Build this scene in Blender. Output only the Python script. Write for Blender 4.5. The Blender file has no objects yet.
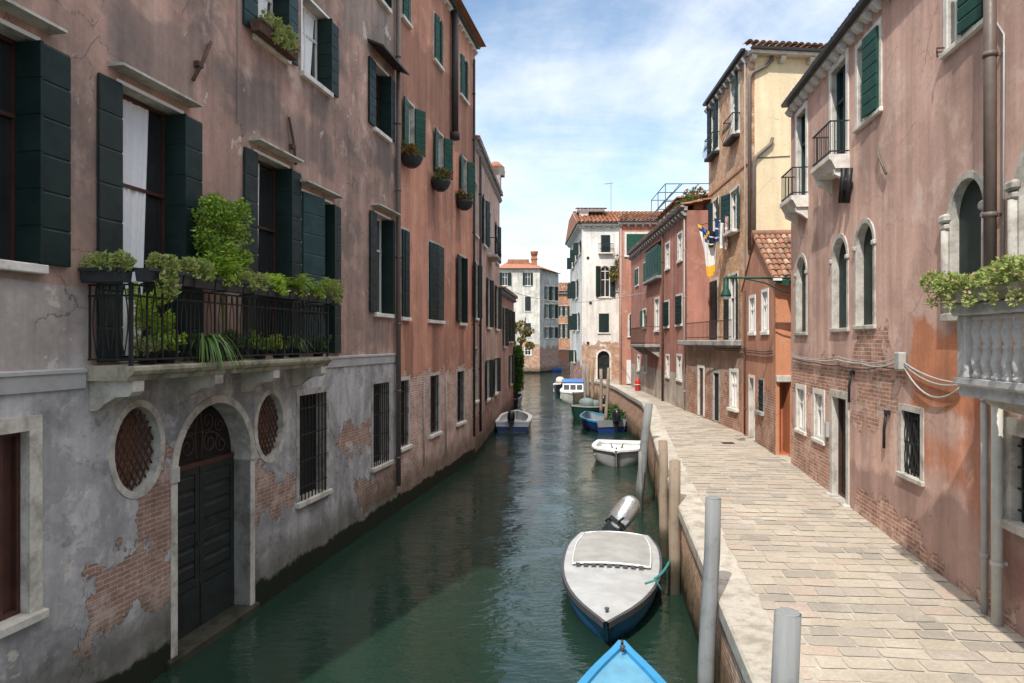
import bpy, bmesh, math, random
from math import sin, cos, tan, pi, sqrt, atan2, radians
from mathutils import Vector, Matrix
random.seed(7)
S = bpy.context.scene
C = S.collection
# ------------------------------------------------------------------ camera, sky, sun, exposure
HC, FP, CX, CY = 4.9, 683.0, 512.0, 341.5        # eye height over the water, focal length in pixels, image centre
cam = bpy.data.cameras.new('camera'); cam.sensor_width = 36.0; cam.lens = 36.0*FP/1024.0
cam.clip_start = 0.05; cam.clip_end = 3000
co = bpy.data.objects.new('camera', cam); C.objects.link(co)
co.location = (0, 0, HC); co.rotation_euler = (pi/2, 0, 0); S.camera = co
SUN_TO = Vector((-0.415, -0.91, 0)).normalized(); SUN_EL = radians(49)
sd = Vector((SUN_TO.x*cos(SUN_EL), SUN_TO.y*cos(SUN_EL), sin(SUN_EL)))
sun = bpy.data.lights.new('sun', 'SUN'); sun.energy = 2.3; sun.angle = radians(0.55); sun.color = (1.0, 0.95, 0.87)
so = bpy.data.objects.new('sun', sun); C.objects.link(so); so.location = (0, -20, 60)
so.rotation_euler = (-sd).to_track_quat('-Z', 'Y').to_euler()
S.view_settings.view_transform = 'Standard'; S.view_settings.look = 'None'
S.view_settings.exposure = 1.08; S.view_settings.gamma = 1.0; S.view_settings.use_curve_mapping = False
try:
    S.cycles.use_denoising = True; S.cycles.max_bounces = 8
except Exception: pass

class NT:
    """small node-tree writer"""
    def __init__(self, tree): self.t = tree; self.n = tree.nodes; self.l = tree.links
    def new(self, typ, **kw):
        nd = self.n.new(typ)
        for k, v in kw.items(): setattr(nd, k, v)
        return nd
    def put(self, sock, v):
        if v is None: return
        if hasattr(v, 'is_output'): self.l.new(v, sock)
        elif isinstance(v, (tuple, list)):
            v = tuple(v)
            if sock.type == 'RGBA' and len(v) == 3: v = v + (1,)
            sock.default_value = v
        else: sock.default_value = v
    def math(self, op, a, b=None, c=None, clamp=False):
        nd = self.new('ShaderNodeMath', operation=op, use_clamp=clamp)
        self.put(nd.inputs[0], a); self.put(nd.inputs[1], b)
        if c is not None: self.put(nd.inputs[2], c)
        return nd.outputs[0]
    def mix(self, f, a, b, mode='MIX'):
        nd = self.new('ShaderNodeMix', data_type='RGBA', blend_type=mode)
        self.put(nd.inputs[0], f); self.put(nd.inputs[6], a); self.put(nd.inputs[7], b)
        return nd.outputs[2]
    def step(self, v, a, b, to0=0.0, to1=1.0, smooth=True):
        nd = self.new('ShaderNodeMapRange', interpolation_type='SMOOTHSTEP' if smooth else 'LINEAR')
        self.put(nd.inputs[0], v); self.put(nd.inputs[1], a); self.put(nd.inputs[2], b)
        self.put(nd.inputs[3], to0); self.put(nd.inputs[4], to1)
        return nd.outputs[0]
    def noise(self, vec, scale, detail=4, rough=0.55, dist=0.0):
        nd = self.new('ShaderNodeTexNoise')
        self.put(nd.inputs['Vector'], vec); nd.inputs['Scale'].default_value = scale
        nd.inputs['Detail'].default_value = detail; nd.inputs['Roughness'].default_value = rough
        nd.inputs['Distortion'].default_value = dist
        return nd.outputs['Fac']
    def mapping(self, vec, scale=(1, 1, 1), loc=(0, 0, 0), rot=(0, 0, 0)):
        nd = self.new('ShaderNodeMapping'); self.put(nd.inputs[0], vec)
        nd.inputs['Scale'].default_value = scale; nd.inputs['Location'].default_value = loc; nd.inputs['Rotation'].default_value = rot
        return nd.outputs[0]
    def comb(self, x, y, z):
        nd = self.new('ShaderNodeCombineXYZ')
        for i, v in enumerate((x, y, z)): self.put(nd.inputs[i], v)
        return nd.outputs[0]
    def sep(self, v):
        nd = self.new('ShaderNodeSeparateXYZ'); self.put(nd.inputs[0], v); return nd.outputs

def material(name):
    m = bpy.data.materials.new(name); m.use_nodes = True
    m.node_tree.nodes.clear()
    t = NT(m.node_tree)
    out = t.new('ShaderNodeOutputMaterial'); b = t.new('ShaderNodeBsdfPrincipled')
    t.l.new(b.outputs[0], out.inputs[0])
    return m, t, b

world = bpy.data.worlds.new('World'); S.world = world; world.use_nodes = True
wt = NT(world.node_tree); wt.n.clear()
wo = wt.new('ShaderNodeOutputWorld'); bg = wt.new('ShaderNodeBackground')
sky = wt.new('ShaderNodeTexSky', sky_type='NISHITA'); sky.sun_disc = False
sky.sun_elevation = SUN_EL; sky.sun_rotation = atan2(sd.x, sd.y); sky.air_density = 1.0; sky.dust_density = 0.15; sky.ozone_density = 1.6
gv = wt.new('ShaderNodeTexCoord').outputs['Generated']
gx, gy, gz = wt.sep(gv)
den = wt.math('ADD', wt.math('MAXIMUM', gz, 0.0), 0.16)
pv = wt.comb(wt.math('DIVIDE', gx, den), wt.math('DIVIDE', gy, den), 0.0)
cl1 = wt.noise(wt.mapping(pv, scale=(0.55, 0.40, 1), rot=(0, 0, 0.6), loc=(2.35, 0.85, 0)), 1.0, 10, 0.60, 0.25)
cl2 = wt.noise(wt.mapping(pv, scale=(1.0, 1.5, 1), rot=(0, 0, -0.5)), 1.3, 9, 0.66, 0.5)
cl = wt.math('ADD', wt.math('MULTIPLY', cl1, 0.85), wt.math('MULTIPLY', cl2, 0.25))
low = wt.step(gz, 0.05, 0.50, 0.03, -0.07)
cfac = wt.step(wt.math('ADD', cl, low), 0.47, 0.69, 0.0, 0.92)
hi = wt.step(gz, 0.46, 0.80)  # fuller, brighter cloud overhead, out of view, added to lift light on shaded walls
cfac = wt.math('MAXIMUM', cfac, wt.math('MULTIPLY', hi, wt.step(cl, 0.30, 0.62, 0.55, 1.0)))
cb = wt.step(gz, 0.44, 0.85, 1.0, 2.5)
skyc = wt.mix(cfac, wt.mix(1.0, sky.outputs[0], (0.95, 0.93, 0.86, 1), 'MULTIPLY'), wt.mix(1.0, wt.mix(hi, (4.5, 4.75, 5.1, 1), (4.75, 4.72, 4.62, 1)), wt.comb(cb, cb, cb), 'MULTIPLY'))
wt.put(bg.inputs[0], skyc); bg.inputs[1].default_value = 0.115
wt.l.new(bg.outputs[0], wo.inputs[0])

# ------------------------------------------------------------------ materials
def flat_mat(name, col, rough=0.6, metal=0.0, var=0.12, vscale=8.0, spec=0.4, bump=0.0, bscale=40):
    m, t, b = material(name)
    O = t.new('ShaderNodeTexCoord').outputs['Object']
    n = t.noise(O, vscale, 6, 0.6)
    f = t.step(n, 0.25, 0.75, 1.0-var, 1.0+var, False)
    c = t.mix(1.0, tuple(col)+(1,), t.comb(f, f, f), 'MULTIPLY')
    t.put(b.inputs['Base Color'], c); b.inputs['Metallic'].default_value = metal
    t.put(b.inputs['Roughness'], t.step(t.noise(O, vscale*2.3, 4), 0.2, 0.8, max(0.02, rough-0.1), min(1, rough+0.1)))
    b.inputs['Specular IOR Level'].default_value = spec
    if bump:
        bp = t.new('ShaderNodeBump'); bp.inputs['Strength'].default_value = bump; bp.inputs['Distance'].default_value = 0.01
        t.put(bp.inputs['Height'], t.noise(O, bscale, 5)); t.l.new(bp.outputs[0], b.inputs['Normal'])
    return m

def box_fac(t, u, z, box, n, amp=0.5, soft=0.06):
    x0, x1, z0, z1 = box
    d = t.math('MINIMUM', t.math('MINIMUM', t.math('SUBTRACT', u, x0), t.math('SUBTRACT', x1, u)),
               t.math('MINIMUM', t.math('SUBTRACT', z, z0), t.math('SUBTRACT', z1, z)))
    d = t.math('ADD', d, t.math('MULTIPLY', t.math('SUBTRACT', n, 0.5), amp*2))
    return t.step(d, 0.0, soft)

def plaster(name, base, dark, light, zone=None, brick_z=None, brick_k=0.5, brick_amp=2.2, brick_boxes=(), tint_boxes=(), algae=None,
            stain=1.0, brick_cols=((.30, .125, .085), (.22, .10, .075), (.36, .30, .26)), bare=None, seed=0.0, brick_all=False, streak=1.0):
    """weathered lime plaster over brick: mottled base, rain streaks, worn patches down to the brick, tide line at the foot"""
    m, t, b = material(name)
    O0 = t.new('ShaderNodeTexCoord').outputs['Object']
    O = t.mapping(O0, loc=(seed, seed*0.7, 0))
    x, y, z = t.sep(O0)
    u = t.math('ADD', x, y)
    big = t.noise(O, 0.45, 9, 0.62, 0.4); mid = t.noise(O, 1.7, 9, 0.66, 0.3); fine = t.noise(O, 14, 6, 0.6)
    st = t.noise(t.mapping(O, scale=(2.6, 2.6, 0.22)), 1.0, 7, 0.6)
    st2 = t.noise(t.mapping(O, scale=(9, 9, 0.35)), 1.0, 5, 0.6)
    c = t.mix(t.step(big, 0.40, 0.62, 0, 0.85*stain), base, dark)
    c = t.mix(t.step(mid, 0.50, 0.66, 0, 0.72), c, light)
    c = t.mix(t.step(mid, 0.30, 0.46, 0.5*stain, 0), c, dark)
    for k, (bx, col, amt, amp, *so_) in enumerate(tint_boxes):
        c = t.mix(t.math('MULTIPLY', box_fac(t, u, z, bx, t.noise(O, 0.9, 8, 0.64), amp, so_[0] if so_ else 0.22), amt), c,
                  t.mix(t.step(mid, 0.4, 0.62, 0, 0.7), col, tuple(v*0.74 for v in col)))
    zn = None
    if zone:
        zz, zc, zd = zone
        zcol = t.mix(t.step(t.noise(O, 0.8, 9, 0.66, 0.5), 0.38, 0.64, 0, 1), zc, zd)
        zcol = t.mix(t.step(t.noise(O, 3.6, 8, 0.7), 0.52, 0.7, 0, 0.55), zcol, tuple(min(1, v*1.35) for v in zc))
        zn = t.step(t.math('ADD', z, t.math('MULTIPLY', t.math('SUBTRACT', mid, 0.5), 0.03)), zz-0.01, zz+0.01, 1, 0)
        pe = t.step(t.noise(O, 0.95, 11, 0.68, 0.5), .545, .56); pe2 = t.step(t.noise(t.mapping(O, loc=(7, 3, 5)), 2.1, 10, 0.7, 0.3), .60, .61)
        zcol = t.mix(t.math('MULTIPLY', pe, .45), zcol, tuple(v*1.05 for v in zd)); zcol = t.mix(t.math('MULTIPLY', pe2, .45), zcol, tuple(v*.72 for v in zd))
        c = t.mix(zn, c, zcol)
    s1 = t.math('MULTIPLY', t.step(st, 0.25, 0.75, 1-0.36*streak, 1+0.2*streak, False), t.step(st2, 0.3, 0.75, 1-0.07*streak, 1+0.05*streak, False))
    s1 = t.math('MULTIPLY', s1, t.step(fine, 0.25, 0.75, 0.9, 1.09, False))
    c = t.mix(1.0, c, t.comb(s1, s1, s1), 'MULTIPLY')
    # fine cracks
    vo = t.new('ShaderNodeTexVoronoi', feature='DISTANCE_TO_EDGE'); vo.inputs['Scale'].default_value = 0.75
    wv = t.new('ShaderNodeVectorMath', operation='ADD'); t.put(wv.inputs[0], O); t.put(wv.inputs[1], t.comb(t.math('MULTIPLY', mid, .55), t.math('MULTIPLY', big, .8), t.math('MULTIPLY', mid, .7))); t.l.new(wv.outputs[0], vo.inputs['Vector'])
    ck = t.math('MULTIPLY', t.step(vo.outputs['Distance'], .0015, .007, 1, 0), t.step(t.noise(O, .8, 3), .50, .58))
    c = t.mix(t.math('MULTIPLY', ck, .65), c, tuple(v*.4 for v in dark))
    # brick
    bv = t.comb(t.math('ADD', u, t.math('MULTIPLY', fine, 0.03)), t.math('ADD', z, t.math('ADD', t.math('MULTIPLY', fine, 0.012), t.math('MULTIPLY', mid, 0.05))), 0.0)
    br = t.new('ShaderNodeTexBrick'); t.put(br.inputs['Vector'], bv)
    br.inputs['Scale'].default_value = 1.0; br.inputs['Brick Width'].default_value = 0.25; br.inputs['Row Height'].default_value = 0.072
    br.inputs['Mortar Size'].default_value = 0.011; br.inputs['Mortar Smooth'].default_value = 0.3
    t.put(br.inputs['Color1'], brick_cols[0]); t.put(br.inputs['Color2'], brick_cols[1]); t.put(br.inputs['Mortar'], brick_cols[2])
    bs = t.step(t.noise(O, 2.2, 8, 0.65), 0.3, 0.7, 0.62, 1.3, False)
    bc = t.mix(1.0, br.outputs['Color'], t.comb(bs, bs, bs), 'MULTIPLY')
    bc = t.mix(t.step(t.noise(O, 2.6, 9, 0.72), 0.50, 0.62, 0, 0.75), bc, tuple(0.6*v+0.4*w for v, w in zip(brick_cols[2], light)))
    mask = None
    wn = t.noise(O, 0.85, 10, 0.66, 0.3); wn2 = t.noise(O, 1.4, 10, 0.64, 0.3)
    if brick_z is not None:
        v = t.math('ADD', t.math('MULTIPLY', t.math('SUBTRACT', brick_z, z), brick_k), t.math('MULTIPLY', t.math('SUBTRACT', wn, 0.5), brick_amp))
        mask = t.step(v, 0.0, 0.035)
    for bx in brick_boxes:
        f = box_fac(t, u, z, bx[:4], wn2, bx[4] if len(bx) > 4 else 1.3, 0.03)
        mask = f if mask is None else t.math('MAXIMUM', mask, f)
    if brick_all: mask = t.step(wn, 0.36, 0.40, 0, 1)
    if mask is not None:
        c = t.mix(mask, c, bc)
    if bare:        # old render scars
        f = t.step(t.noise(O, 1.1, 10, 0.7, 0.2), bare[0], bare[0]+0.02); c = t.mix(t.math('MULTIPLY', f, bare[2] if len(bare) > 2 else 0.8), c, bare[1])
    if algae is not None:
        an = t.math('MULTIPLY', t.math('SUBTRACT', t.noise(O, 1.6, 8, 0.7), 0.5), 0.55)
        za = t.math('ADD', z, an)
        c = t.mix(t.step(za, algae+0.25, algae+0.95, 0.62, 0), c, (.050, .046, .022))
        c = t.mix(t.step(za, algae-0.02, algae+0.07, 0.96, 0), c, (.010, .014, .007))
    t.put(b.inputs['Base Color'], c); b.inputs['Roughness'].default_value = 0.93; b.inputs['Specular IOR Level'].default_value = 0.15
    h = t.math('ADD', t.math('MULTIPLY', fine, 0.07), t.math('MULTIPLY', mid, 0.22))
    if mask is not None:
        hb = t.math('SUBTRACT', t.math('MULTIPLY', t.math('SUBTRACT', 1.0, br.outputs['Fac']), 0.55), t.math('MULTIPLY', t.math('SUBTRACT', 1.0, bs), 0.2))
        mh = t.new('ShaderNodeMix', data_type='FLOAT'); t.put(mh.inputs[0], mask); t.put(mh.inputs[2], t.math('ADD', h, 1.0)); t.put(mh.inputs[3], hb)
        h = mh.outputs[0]
    bp = t.new('ShaderNodeBump'); bp.inputs['Strength'].default_value = 0.9; bp.inputs['Distance'].default_value = 0.04
    t.put(bp.inputs['Height'], h); t.l.new(bp.outputs[0], b.inputs['Normal'])
    return m

def stone_mat(name, base, dirt, amt=0.7, scale=2.5, lichen=None, top_dirt=False):
    m, t, b = material(name)
    O = t.new('ShaderNodeTexCoord').outputs['Object']
    a = t.noise(O, scale, 10, 0.68, 0.3); f = t.noise(O, 22, 6, 0.6)
    c = t.mix(t.step(a, 0.42, 0.68, 0, amt), base, dirt)
    ri = t.new('ShaderNodeNewGeometry').outputs['Random Per Island']
    s = t.math('MULTIPLY', t.step(f, 0.25, 0.75, 0.86, 1.1, False), t.step(ri, 0, 1, 0.88, 1.1, False))
    c = t.mix(1.0, c, t.comb(s, s, s), 'MULTIPLY')
    if lichen: c = t.mix(t.step(t.noise(O, 5.5, 8, 0.7), 0.56, 0.64, 0, 0.8), c, lichen)
    t.put(b.inputs['Base Color'], c); b.inputs['Roughness'].default_value = 0.85; b.inputs['Specular IOR Level'].default_value = 0.2
    bp = t.new('ShaderNodeBump'); bp.inputs['Strength'].default_value = 0.5; bp.inputs['Distance'].default_value = 0.012
    t.put(bp.inputs['Height'], t.math('ADD', a, t.math('MULTIPLY', f, 0.4))); t.l.new(bp.outputs[0], b.inputs['Normal'])
    return m

def leaf_mat(name, c1, c2, c3=None):
    m, t, b = material(name)
    ri = t.new('ShaderNodeNewGeometry').outputs['Random Per Island']
    c = t.mix(ri, c1, c2)
    if c3: c = t.mix(t.step(ri, 0.8, 0.86), c, c3)
    t.put(b.inputs['Base Color'], c); b.inputs['Roughness'].default_value = 0.5; b.inputs['Specular IOR Level'].default_value = 0.35
    try: b.inputs['Subsurface Weight'].default_value = 0.0
    except Exception: pass
    tr = t.new('ShaderNodeBsdfTranslucent'); t.put(tr.inputs[0], c)
    ms = t.new('ShaderNodeMixShader'); ms.inputs[0].default_value = 0.3
    out = [n for n in t.n if n.type == 'OUTPUT_MATERIAL'][0]
    t.l.new(b.outputs[0], ms.inputs[1]); t.l.new(tr.outputs[0], ms.inputs[2]); t.l.new(ms.outputs[0], out.inputs[0])
    return m

def tile_mat(name, c1, c2, c3):
    m, t, b = material(name)
    O = t.new('ShaderNodeTexCoord').outputs['Object']
    ri = t.new('ShaderNodeNewGeometry').outputs['Random Per Island']
    c = t.mix(t.step(ri, 0.0, 0.75), c1, c2); c = t.mix(t.step(ri, 0.8, 0.95), c, c3)
    c = t.mix(t.step(t.noise(O, 2.4, 8, 0.7), 0.46, 0.66, 0, 0.7), c, (.12, .10, .075))
    t.put(b.inputs['Base Color'], c); b.inputs['Roughness'].default_value = 0.9; b.inputs['Specular IOR Level'].default_value = 0.15
    return m

M = {}
M['stone'] = stone_mat('istrian stone', (.50, .47, .42), (.21, .185, .155), 0.8)
M['stone_white'] = stone_mat('white stone', (.66, .63, .58), (.36, .33, .29), 0.6)
M['stone_grey'] = stone_mat('weathered grey stone', (.34, .325, .31), (.13, .12, .11), 0.8, 3.0)
M['coping'] = stone_mat('coping stone', (.47, .43, .37), (.27, .235, .185), 0.8, 3.5, lichen=(.27, .24, .19))
M['ledge'] = stone_mat('mossy balcony stone', (.36, .33, .26), (.11, .11, .07), 0.9, 3.0)
M['shutter'] = flat_mat('dark green shutter paint', (.008, .020, .018), 0.55, var=0.4, vscale=3, spec=.25)
M['shutter_grey'] = flat_mat('grey green shutter paint', (.018, .026, .025), 0.6, var=0.4, vscale=3, spec=.25)
M['shutter_green'] = flat_mat('green shutter paint', (.010, .055, .036), 0.55, var=0.35, vscale=3, spec=.25)
M['shutter_blue'] = flat_mat('blue green shutter paint', (.014, .043, .047), 0.55, var=0.35, vscale=3, spec=.25)
M['brown_wood'] = flat_mat('brown painted wood', (.055, .022, .016), 0.5, var=0.35, vscale=4)
M['white_paint'] = flat_mat('white paint', (.70, .68, .64), 0.5, var=0.08)
M['iron'] = flat_mat('black iron', (.012, .013, .014), 0.55, var=0.4, vscale=10)
M['rust'] = flat_mat('rusty iron', (.085, .045, .033), 0.85, var=0.45, vscale=7)
M['pipe_brown'] = flat_mat('brown downpipe', (.13, .10, .085), 0.5, var=0.2)
M['pipe_dark'] = flat_mat('dark downpipe', (.03, .024, .022), 0.6, var=0.3)
M['pipe_grey'] = flat_mat('grey downpipe', (.36, .35, .33), 0.5, var=0.15)
M['gutter'] = flat_mat('dark gutter', (.055, .055, .06), 0.5, var=0.2)
M['dark'] = flat_mat('dark interior', (.012, .011, .010), 0.9, var=0.4, vscale=2)
M['door_green'] = flat_mat('old dark door paint', (.012, .017, .017), 0.6, var=0.55, vscale=3, bump=0.3)
M['curtain'] = flat_mat('white curtain', (.72, .72, .74), 0.9, var=0.06)
M['terracotta'] = flat_mat('terracotta', (.27, .11, .065), 0.85, var=0.25)
M['pot_black'] = flat_mat('black plastic planter', (.025, .03, .034), 0.5, var=0.35)
M['wood_pole'] = None
def glass():
    m, t, b = material('window glass')
    O = t.new('ShaderNodeTexCoord').outputs['Object']
    n = t.noise(O, 1.3, 3)
    t.put(b.inputs['Base Color'], t.mix(n, (.008, .010, .011), (.035, .036, .036))); b.inputs['Roughness'].default_value = 0.06
    b.inputs['Specular IOR Level'].default_value = 0.55
    bp = t.new('ShaderNodeBump'); bp.inputs['Strength'].default_value = 0.06; bp.inputs['Distance'].default_value = 0.05
    t.put(bp.inputs['Height'], n); t.l.new(bp.outputs[0], b.inputs['Normal'])
    return m
M['glass'] = glass()
def wood_pole(name, c1, c2, foot):
    m, t, b = material(name)
    O = t.new('ShaderNodeTexCoord').outputs['Object']
    g = t.noise(t.mapping(O, scale=(22, 22, 0.8)), 1.0, 7, 0.6); a = t.noise(O, 2.5, 7, 0.65)
    c = t.mix(g, c1, c2); c = t.mix(t.step(a, 0.5, 0.7, 0, .5), c, tuple(v*.55 for v in c1))
    z = t.math('ADD', t.sep(O)[2], t.math('MULTIPLY', t.math('SUBTRACT', a, .5), .5))
    c = t.mix(t.step(z, 0.35, 0.8, 0.92, 0), c, foot)
    t.put(b.inputs['Base Color'], c); b.inputs['Roughness'].default_value = 0.85; b.inputs['Specular IOR Level'].default_value = .2
    bp = t.new('ShaderNodeBump'); bp.inputs['Strength'].default_value = 0.5; bp.inputs['Distance'].default_value = 0.015
    t.put(bp.inputs['Height'], g); t.l.new(bp.outputs[0], b.inputs['Normal'])
    return m
M['wood_pole'] = wood_pole('weathered wooden pole', (.20, .15, .105), (.33, .265, .20), (.03, .028, .018))
M['grey_pole'] = wood_pole('grey mooring pole', (.16, .165, .165), (.27, .275, .27), (.04, .045, .035))
M['leaf_bush'] = leaf_mat('bush leaves', (.11, .22, .02), (.27, .40, .045), (.40, .52, .09))
M['leaf_fern'] = leaf_mat('fern leaves', (.22, .38, .03), (.46, .58, .08))
M['leaf_pale'] = leaf_mat('succulent leaves', (.19, .27, .065), (.38, .43, .13), (.42, .34, .17))
M['leaf_dark'] = leaf_mat('dark leaves', (.03, .08, .015), (.09, .17, .035))
M['leaf_long'] = leaf_mat('strap leaves', (.08, .17, .04), (.19, .29, .08))
M['leaf_autumn'] = leaf_mat('yellow green leaves', (.11, .11, .025), (.24, .17, .045))
M['leaf_ivy'] = leaf_mat('ivy leaves', (.025, .085, .012), (.07, .16, .022))
M['leaf_mix'] = leaf_mat('geranium leaves', (.05, .10, .02), (.12, .18, .04), (.45, .05, .03))
M['tile'] = tile_mat('roof tiles', (.35, .17, .105), (.25, .125, .085), (.40, .28, .19))

M['algae_stone'] = stone_mat('algae covered stone', (.045, .042, .03), (.012, .015, .008), .9)
M['tile_far'] = tile_mat('orange roof tiles', (.42, .18, .10), (.32, .14, .085), (.46, .28, .18))  # more orange tile colour for the two far roofs
M['brick_plain'] = stone_mat('plain brick', (.36, .16, .095), (.24, .11, .075), .7, 3.0)
M['orange_door'] = flat_mat('orange door paint', (.42, .15, .07), .6, var=.2, vscale=3)
M['pipe_light'] = flat_mat('pale grey downpipe', (.44, .44, .40), .45, var=.12)
M['cloth_yellow'] = flat_mat('yellow cloth', (.75, .40, .03), .9, var=.05)
M['cloth_pink'] = flat_mat('pink cloth', (.50, .33, .30), .9, var=.1)
M['red_paint'] = flat_mat('red paint', (.45, .03, .02), .45, var=.1)
M['band'] = flat_mat('grey render band', (.36, .35, .35), .9, var=.3, vscale=1.6, spec=.15, bump=.3)
M['brick_tan'] = stone_mat('tan brick band', (.50, .28, .16), (.36, .21, .13), .7, 3.0)
M['shutter_arch'] = flat_mat('faded dark green arch shutter', (.026, .040, .036), .6, var=.35, vscale=2.5, spec=.25)
M['balustrade'] = stone_mat('pale weathered balustrade', (.50, .49, .48), (.26, .25, .24), .75, 3.5)

# ------------------------------------------------------------------ mesh helpers
class MB:
    def __init__(self): self.v = []; self.f = []; self.mi = []; self.sm = []; self.cur = 0; self.smooth = False; self.mx = None
    def vert(self, p):
        p = Vector(p)
        if self.mx is not None: p = self.mx @ p
        self.v.append(p); return len(self.v)-1
    def face(self, ids): self.f.append(tuple(ids)); self.mi.append(self.cur); self.sm.append(self.smooth)
    def quad(self, *ps): self.face([self.vert(p) for p in ps])
    def box(self, x0, x1, y0, y1, z0, z1):
        if x0 > x1: x0, x1 = x1, x0
        if y0 > y1: y0, y1 = y1, y0
        if z0 > z1: z0, z1 = z1, z0
        i = [self.vert(p) for p in ((x0, y0, z0), (x1, y0, z0), (x1, y1, z0), (x0, y1, z0), (x0, y0, z1), (x1, y0, z1), (x1, y1, z1), (x0, y1, z1))]
        for q in ((0, 3, 2, 1), (4, 5, 6, 7), (0, 1, 5, 4), (1, 2, 6, 5), (2, 3, 7, 6), (3, 0, 4, 7)): self.face([i[k] for k in q])
    def bevbox(self, x0, x1, y0, y1, z0, z1, r=0.02):
        """box with chamfered vertical and top edges, for worn stone"""
        if x0 > x1: x0, x1 = x1, x0
        if y0 > y1: y0, y1 = y1, y0
        r = min(r, (x1-x0)*.3, (y1-y0)*.3, (z1-z0)*.4)
        def ring(d, z): return [(x0+d+r, y0+d, z), (x1-d-r, y0+d, z), (x1-d, y0+d+r, z), (x1-d, y1-d-r, z), (x1-d-r, y1-d, z), (x0+d+r, y1-d, z), (x0+d, y1-d-r, z), (x0+d, y0+d+r, z)]
        rings = [ring(r*.7, z0), ring(0, z0+r), ring(0, z1-r), ring(r*.7, z1)]
        ids = [[self.vert(p) for p in rg] for rg in rings]
        for a, b2 in zip(ids, ids[1:]):
            for k in range(8): self.face((a[k], a[(k+1) % 8], b2[(k+1) % 8], b2[k]))
        self.face(ids[0][::-1]); self.face(ids[-1])
    def prism(self, poly, axis, a, b):
        """extrude a polygon; axis 'x': poly is (y,z), 'y': (x,z), 'z': (x,y)"""
        def P(p, w): return {'x': (w, p[0], p[1]), 'y': (p[0], w, p[1]), 'z': (p[0], p[1], w)}[axis]
        A = [self.vert(P(p, a)) for p in poly]; B = [self.vert(P(p, b)) for p in poly]; n = len(poly)
        self.face(A[::-1]); self.face(B)
        for i in range(n): self.face((A[i], A[(i+1) % n], B[(i+1) % n], B[i]))
    def tube(self, pts, r, n=8, cap=True):
        pts = [Vector(p) for p in pts]; rings = []
        rr = r if isinstance(r, (list, tuple)) else [r]*len(pts)
        sm = self.smooth; self.smooth = True; pa = None
        for i, p in enumerate(pts):
            d = (pts[min(i+1, len(pts)-1)]-pts[max(i-1, 0)])
            d = d.normalized() if d.length > 1e-9 else Vector((0, 0, 1))
            if pa is None:
                a = d.cross(Vector((0, 0, 1)))
                if a.length < 0.3: a = d.cross(Vector((1, 0, 0)))
            else: a = pa-d*pa.dot(d)
            a.normalize(); pa = a; b = d.cross(a)
            rings.append([self.vert(p+a*(rr[i]*cos(2*pi*k/n))+b*(rr[i]*sin(2*pi*k/n))) for k in range(n)])
        for A, B in zip(rings, rings[1:]):
            for k in range(n): self.face((A[k], A[(k+1) % n], B[(k+1) % n], B[k]))
        self.smooth = sm
        if cap: self.face(rings[0][::-1]); self.face(rings[-1])
    def lathe(self, prof, c=(0, 0, 0), n=14):
        sm = self.smooth; self.smooth = True; rings = []
        for r, z in prof: rings.append([self.vert((c[0]+r*cos(2*pi*k/n), c[1]+r*sin(2*pi*k/n), c[2]+z)) for k in range(n)])
        for A, B in zip(rings, rings[1:]):
            for k in range(n): self.face((A[k], A[(k+1) % n], B[(k+1) % n], B[k]))
        self.smooth = sm; self.face(rings[0][::-1]); self.face(rings[-1])
    def sphere(self, c, rx, ry, rz, n=12, m=7, pw=1.0):
        sm = self.smooth; self.smooth = True; rings = []
        def sp(v): return math.copysign(abs(v)**pw, v)
        for j in range(m+1):
            a = -pi/2+pi*j/m
            rr = max(0.03, cos(a))**pw
            rings.append([self.vert((c[0]+rx*rr*sp(cos(2*pi*k/n)), c[1]+ry*rr*sp(sin(2*pi*k/n)), c[2]+rz*sp(sin(a)))) for k in range(n)])
        for A, B in zip(rings, rings[1:]):
            for k in range(n): self.face((A[k], A[(k+1) % n], B[(k+1) % n], B[k]))
        self.smooth = sm; self.face(rings[0][::-1]); self.face(rings[-1])
    def build(self, name, mats, parent=None, mx=None):
        me = bpy.data.meshes.new(name); me.from_pydata([tuple(p) for p in self.v], [], self.f)
        if not isinstance(mats, (list, tuple)): mats = [mats]
        for m in mats: me.materials.append(M[m] if isinstance(m, str) else m)
        me.polygons.foreach_set('material_index', self.mi); me.polygons.foreach_set('use_smooth', self.sm); me.update()
        o = bpy.data.objects.new(name, me); C.objects.link(o)
        place(o, parent, mx); return o

WM = {}
def place(o, parent, mx):
    """put o at world matrix mx under parent"""
    mx = mx or (WM[parent.name] if parent else Matrix())
    WM[o.name] = mx
    if parent:
        o.parent = parent; o.matrix_basis = WM[parent.name].inverted() @ mx
    else: o.matrix_basis = mx
def tag(o, label=None, cat=None, group=None, kind=None):
    for k, v in (('label', label), ('category', cat), ('group', group), ('kind', kind)):
        if v: o[k] = v
    return o
def empty(name, label, cat, mx=None, group=None):
    o = bpy.data.objects.new(name, None); C.objects.link(o); o.empty_display_size = 0.2
    place(o, None, mx or Matrix()); return tag(o, label, cat, group)
def at(px, py, Y): return Vector(((px-CX)/FP*Y, Y, HC-(py-CY)/FP*Y))
def T(x, y, z, rz=0): return Matrix.Translation((x, y, z)) @ Matrix.Rotation(rz, 4, 'Z')

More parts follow.
